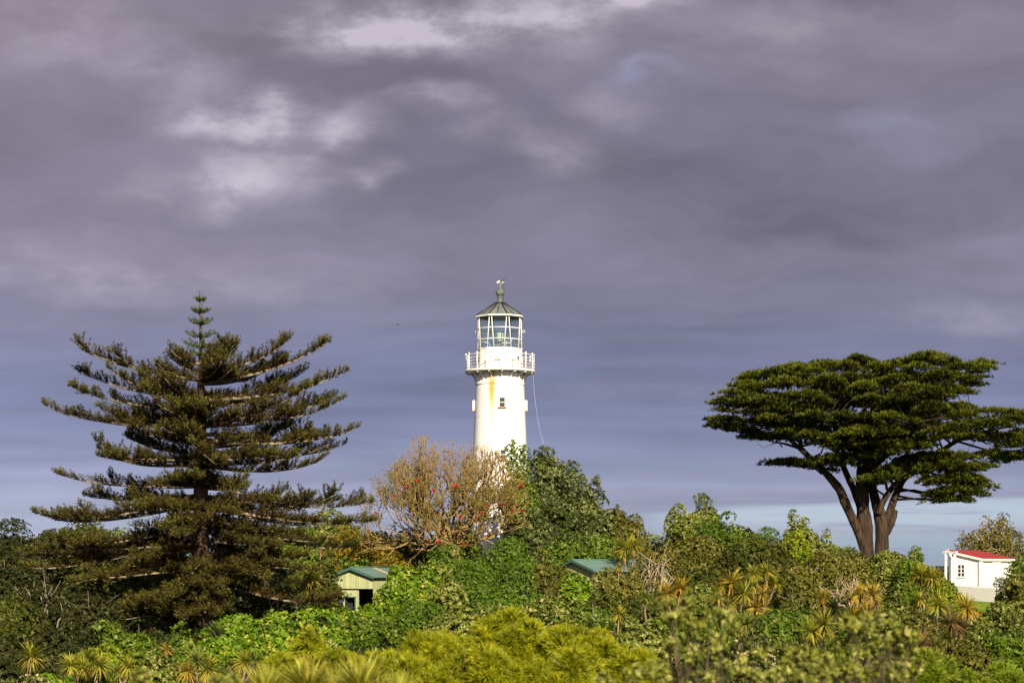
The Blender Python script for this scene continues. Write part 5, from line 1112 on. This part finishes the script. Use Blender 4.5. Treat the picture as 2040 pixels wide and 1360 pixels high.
# ------------------------------------------------------------------ white cottage with red roof, picket fence
def cottage():
    C = P(1954, 1184, 138.0); zb = float(terr(C[0], C[1])) - .05; root = empty('cottage', (C[0], C[1], zb)); tag(root, 'small white weatherboard cottage with red sloping roof and porch posts', 'cottage')
    a = Vector((-.80, .60, 0)); b = Vector((.60, .80, 0)); up = Vector((0, 0, 1)); La, Lb = 2.39, 5.3
    ez = (HOR - 1113) / F * 138 - zb; rz = (HOR - 1098.5) / F * 140 - zb
    wb = bpy.data.materials.new('weatherboard'); wb.use_nodes = True; q = NT(wb.node_tree); tcn = q.n('ShaderNodeTexCoord'); sp = q.n('ShaderNodeSeparateXYZ'); q.l(tcn.outputs['Object'], sp.inputs[0])
    fr = q.m('FRACT', q.m('DIVIDE', sp.outputs[2], .165)); bs = q.n('ShaderNodeBsdfPrincipled'); bs.inputs['Roughness'].default_value = .5
    bs.inputs['Base Color'].default_value = (.80, .78, .75, 1); o = q.n('ShaderNodeOutputMaterial'); q.l(bs.outputs[0], o.inputs[0])
    # boards built as real lapped strips
    mb = MB(); n = int(rz / .165) + 1
    for i in range(n):
        z0 = i * .165; z1 = z0 + .172
        # end wall strip, cut under the sloping roof
        for (org, d, Ln, nrm_) in ((Vector((0, 0, 0)), a, La, -b), (Vector((0, 0, 0)), b, Lb, -a)):
            if d is a:
                tm = max(0.0, (z1 - ez) / (rz - ez)); 
                if tm >= 1: continue
                s0, s1 = La * tm, La
                zt = z1
            else:
                if z0 >= ez: continue
                s0, s1, zt = 0, Lb, min(z1, ez)
            if d is a and z0 >= rz - .05: continue
            p0, p1 = org + d * s0, org + d * s1; lo_, hi_ = nrm_ * .028, nrm_ * .006
            vs = [p0 + up * z0 + lo_, p1 + up * z0 + lo_, p1 + up * zt + hi_, p0 + up * zt + hi_, p0 + up * z0 - nrm_ * .02, p1 + up * z0 - nrm_ * .02, p1 + up * zt - nrm_ * .02, p0 + up * zt - nrm_ * .02]
            mb.add(vs, [(0, 1, 2, 3), (4, 7, 6, 5), (0, 4, 5, 1), (3, 2, 6, 7), (0, 3, 7, 4), (1, 5, 6, 2)])
    # backing walls
    for p0, p1, h0, h1 in ((Vector(), a * La, ez, rz), (Vector(), b * Lb, ez, ez), (a * La, a * La + b * Lb, rz, rz), (b * Lb, b * Lb + a * La, ez, rz)):
        i0 = (a * La + b * Lb) / 2; sh = lambda p_: p_ + (i0 - p_).normalized() * .05
        mb.add([sh(p0), sh(p1), sh(p1) + up * (h1 - .02), sh(p0) + up * (h0 - .02)], [(0, 1, 2, 3)])
    mb.build('wall', wb, root)
    mb = MB(); mb.box(Vector((0, 0, ez / 2)) - a * .02 - b * .02, (.22, .22, ez), (a, b, up)); mb.build('corner_board', M_WHITE, root)
    # roof, a single slope falling to the right
    mb = MB(); red = corr('red_roof_sheet', (.37, .040, .038), 0, .15, .5, .55); ov = .16
    q0 = -a * ov - b * ov; sl = (rz - ez) / La
    def rp(sa, sb, dz=0): p = a * sa + b * sb; return (p.x, p.y, ez + .10 + sl * sa + dz)
    cs = [(-ov, -ov), (-ov, Lb + ov), (La + ov, Lb + ov), (La + ov, -ov)]
    mb.add([rp(*c_) for c_ in cs] + [rp(c_[0], c_[1], -.05) for c_ in cs], [(0, 1, 2, 3), (7, 6, 5, 4), (0, 4, 5, 1), (1, 5, 6, 2), (2, 6, 7, 3), (3, 7, 4, 0)]); mb.build('roof', red, root)
    mb = MB()
    def bar(sa0, sb0, sa1, sb1, out, dz):
        p0, p1 = Vector(rp(sa0, sb0, dz)), Vector(rp(sa1, sb1, dz)); d = p1 - p0; dn = d.normalized(); mb.box((p0 + p1) / 2 + out * .02, (d.length, .035, .15), (dn, out, dn.cross(out)))
    bar(-ov, -ov - .02, La + ov, -ov - .02, -b, -.10); bar(-ov - .02, -ov, -ov - .02, Lb + ov, -a, -.12); mb.build('fascia', M_WHITE, root)
    # window in the end wall
    dk = mat('cottage_pane', (.03, .02, .035), .15, .5); sc_ = F / 138.0
    sx = lambda px: (C[0] - (px - 1020) / F * 138.0) / (.80 + .60 * (px - 1020) / F)
    s0, s1 = sx(1922), sx(1909); zc = lambda py: (HOR - py) / F * 138.6 - zb
    w0, w1 = zc(1147.5), zc(1125); cm = a * ((s0 + s1) / 2) + up * ((w0 + w1) / 2)
    mb = MB(); ww, wh = s1 - s0, w1 - w0
    for k in (-1, 1): mb.box(cm + a * k * (ww / 2 + .05) - b * .05, (.11, .10, wh + .22), (a, b, up)); mb.box(cm + up * k * (wh / 2 + .05) - b * .05, (ww, .09, .10), (a, b, up))
    mb.box(cm - b * .05, (.05, .05, wh), (a, b, up))
    for k in (-1, 1): mb.box(cm + up * k * wh / 6 - b * .052, (ww, .045, .045), (a, b, up))
    wf = mb.build('window', M_WHITE, root); mb = MB(); mb.box(cm - b * .034, (ww, .012, wh), (a, b, up)); mb.build('pane', dk, wf)
    # framed opening in the long wall
    cm = b * 2.55 + up * (zc(1140)); mb = MB()
    for k in (-1, 1): mb.box(cm + b * k * .62 - a * .06, (.14, .12, 1.5), (b, a, up)); mb.box(cm + up * k * .72 - a * .06, (1.1, .10, .12), (b, a, up))
    mb.box(cm - a * .045, (1.1, .03, 1.34), (b, a, up)); mb.build('door', M_WHITE, root)
    # porch frame at the left
    mb = MB(); zt = rz + .02
    for k, off in ((La - .55, -.55), (La + .05, -.62), (La + .34, -.10)):
        pass
    pc = P(1883.5, 1100, 138.0); pz = lambda px, yy_: Vector(((px - 1020) / F * yy_ - C[0], yy_ - C[1], 0))
    t1 = (HOR - 1101) / F * 138 - zb
    posts = [pz(1884.0, 139.0), pz(1893.0, 139.2), pz(1902.0, 138.4)]
    for p in posts:
        m_ = MB(); m_.box(p + up * (t1 / 2), (.15, .15, t1)); m_.build('porch_post', M_WHITE, root)
    m_ = MB(); p0, p1 = pz(1879.5, 139.2), pz(1906, 138.2); d = p1 - p0; dn = d.normalized(); m_.box((p0 + p1) / 2 + up * (t1 + .06), (d.length, .20, .13), (dn, up.cross(dn), up)); m_.build('porch_beam', M_WHITE, root)
    m_ = MB(); m_.tube([pz(1889, 139.4) + up * (t1 + .12), pz(1889, 139.4) + up * (t1 + .32)], .02, 5); m_.build('finial', M_WHITE, root)
    # picket fence
    def fence(label, pts, grp):
        P0 = pts[0]; z0 = float(terr(P0[0], P0[1])); r = empty('picket_fence', (P0[0], P0[1], z0)); tag(r, label, 'fence', grp)
        pk = MB(); rl = MB()
        for (xa, ya), (xb, yb) in zip(pts[:-1], pts[1:]):
            d = Vector((xb - xa, yb - ya, 0)); L = d.length; d.normalize(); nn = Vector((d.y, -d.x, 0))
            if nn.y > 0: nn = -nn
            for i in range(int(L / .125)):
                s_ = i * .125 + .05; X_, Y2 = xa + d.x * s_, ya + d.y * s_; zg = float(terr(X_, Y2)) - z0; p = Vector((X_ - P0[0], Y2 - P0[1], zg))
                w = .052; q_ = nn * .012
                out = [p - d * w + up * .04, p + d * w + up * .04, p + d * w + up * .98, p + up * 1.06, p - d * w + up * .98]
                pk.add([o_ + q_ for o_ in out] + [o_ - q_ for o_ in out], [(0, 1, 2, 3, 4), (9, 8, 7, 6, 5)] + [(k, k + 5, (k + 1) % 5 + 5, (k + 1) % 5) for k in range(5)])
            zg0, zg1 = float(terr(xa, ya)) - z0, float(terr(xb, yb)) - z0
            for hh in (.25, .80):
                p, q_ = Vector((xa - P0[0], ya - P0[1], zg0 + hh)) - nn * .03, Vector((xb - P0[0], yb - P0[1], zg1 + hh)) - nn * .03; dd = (q_ - p); rl.box((p + q_) / 2, (dd.length, .035, .07), (dd.normalized(), nn, dd.normalized().cross(nn)))
            k = 0.0
            while k <= L:
                X_, Y2 = xa + d.x * k, ya + d.y * k; m_ = MB(); m_.box(Vector((X_ - P0[0], Y2 - P0[1], float(terr(X_, Y2)) - z0 + .52)) - nn * .10, (.09, .09, 1.04)); m_.build('post', M_WHITE, r); k += 2.0
        pk.build('pickets', M_WHITE, r); rl.build('rails', M_WHITE, r)
    g = 'white picket fences round the cottage'
    xw = lambda px, yy_: ((px - 1020) / F * yy_, yy_)
    fence('white picket fence on the lawn in front of the red roofed cottage', [xw(1893, 137.0), xw(1986, 133.5), xw(2060, 131.0)], g)
    fence('short white picket fence running back left of the cottage behind bushes', [xw(1893, 137.2), xw(1855, 143.5)], g)
cottage()

# ------------------------------------------------------------------ a bird in the sky
def bird():
    p = P(792, 647, 260.0); root = tag(empty('bird', tuple(p)), 'tiny dark bird flying in the grey sky left of the lighthouse', 'bird')
    mb = MB(); mb.tube([(-.16, 0, 0), (-.10, 0, .01), (0, 0, .02), (.09, 0, .02), (.15, 0, .03), (.19, 0, .02)], [.012, .035, .05, .04, .03, .008], 8)
    for sy in (-1, 1):
        w = [(.06, 0, .03), (.09, sy * .16, .10), (.0, sy * .34, .06), (-.05, sy * .15, .09), (-.06, 0, .03)]
        k = len(mb.v); mb.add(w + [(a_, b_, c_ - .012) for a_, b_, c_ in w], [(0, 1, 2, 3, 4), (9, 8, 7, 6, 5)] + [(i, i + 5, (i + 1) % 5 + 5, (i + 1) % 5) for i in range(5)])
    mb.build('body', mat('dark_feathers', (.02, .02, .022), .8), root)
bird()
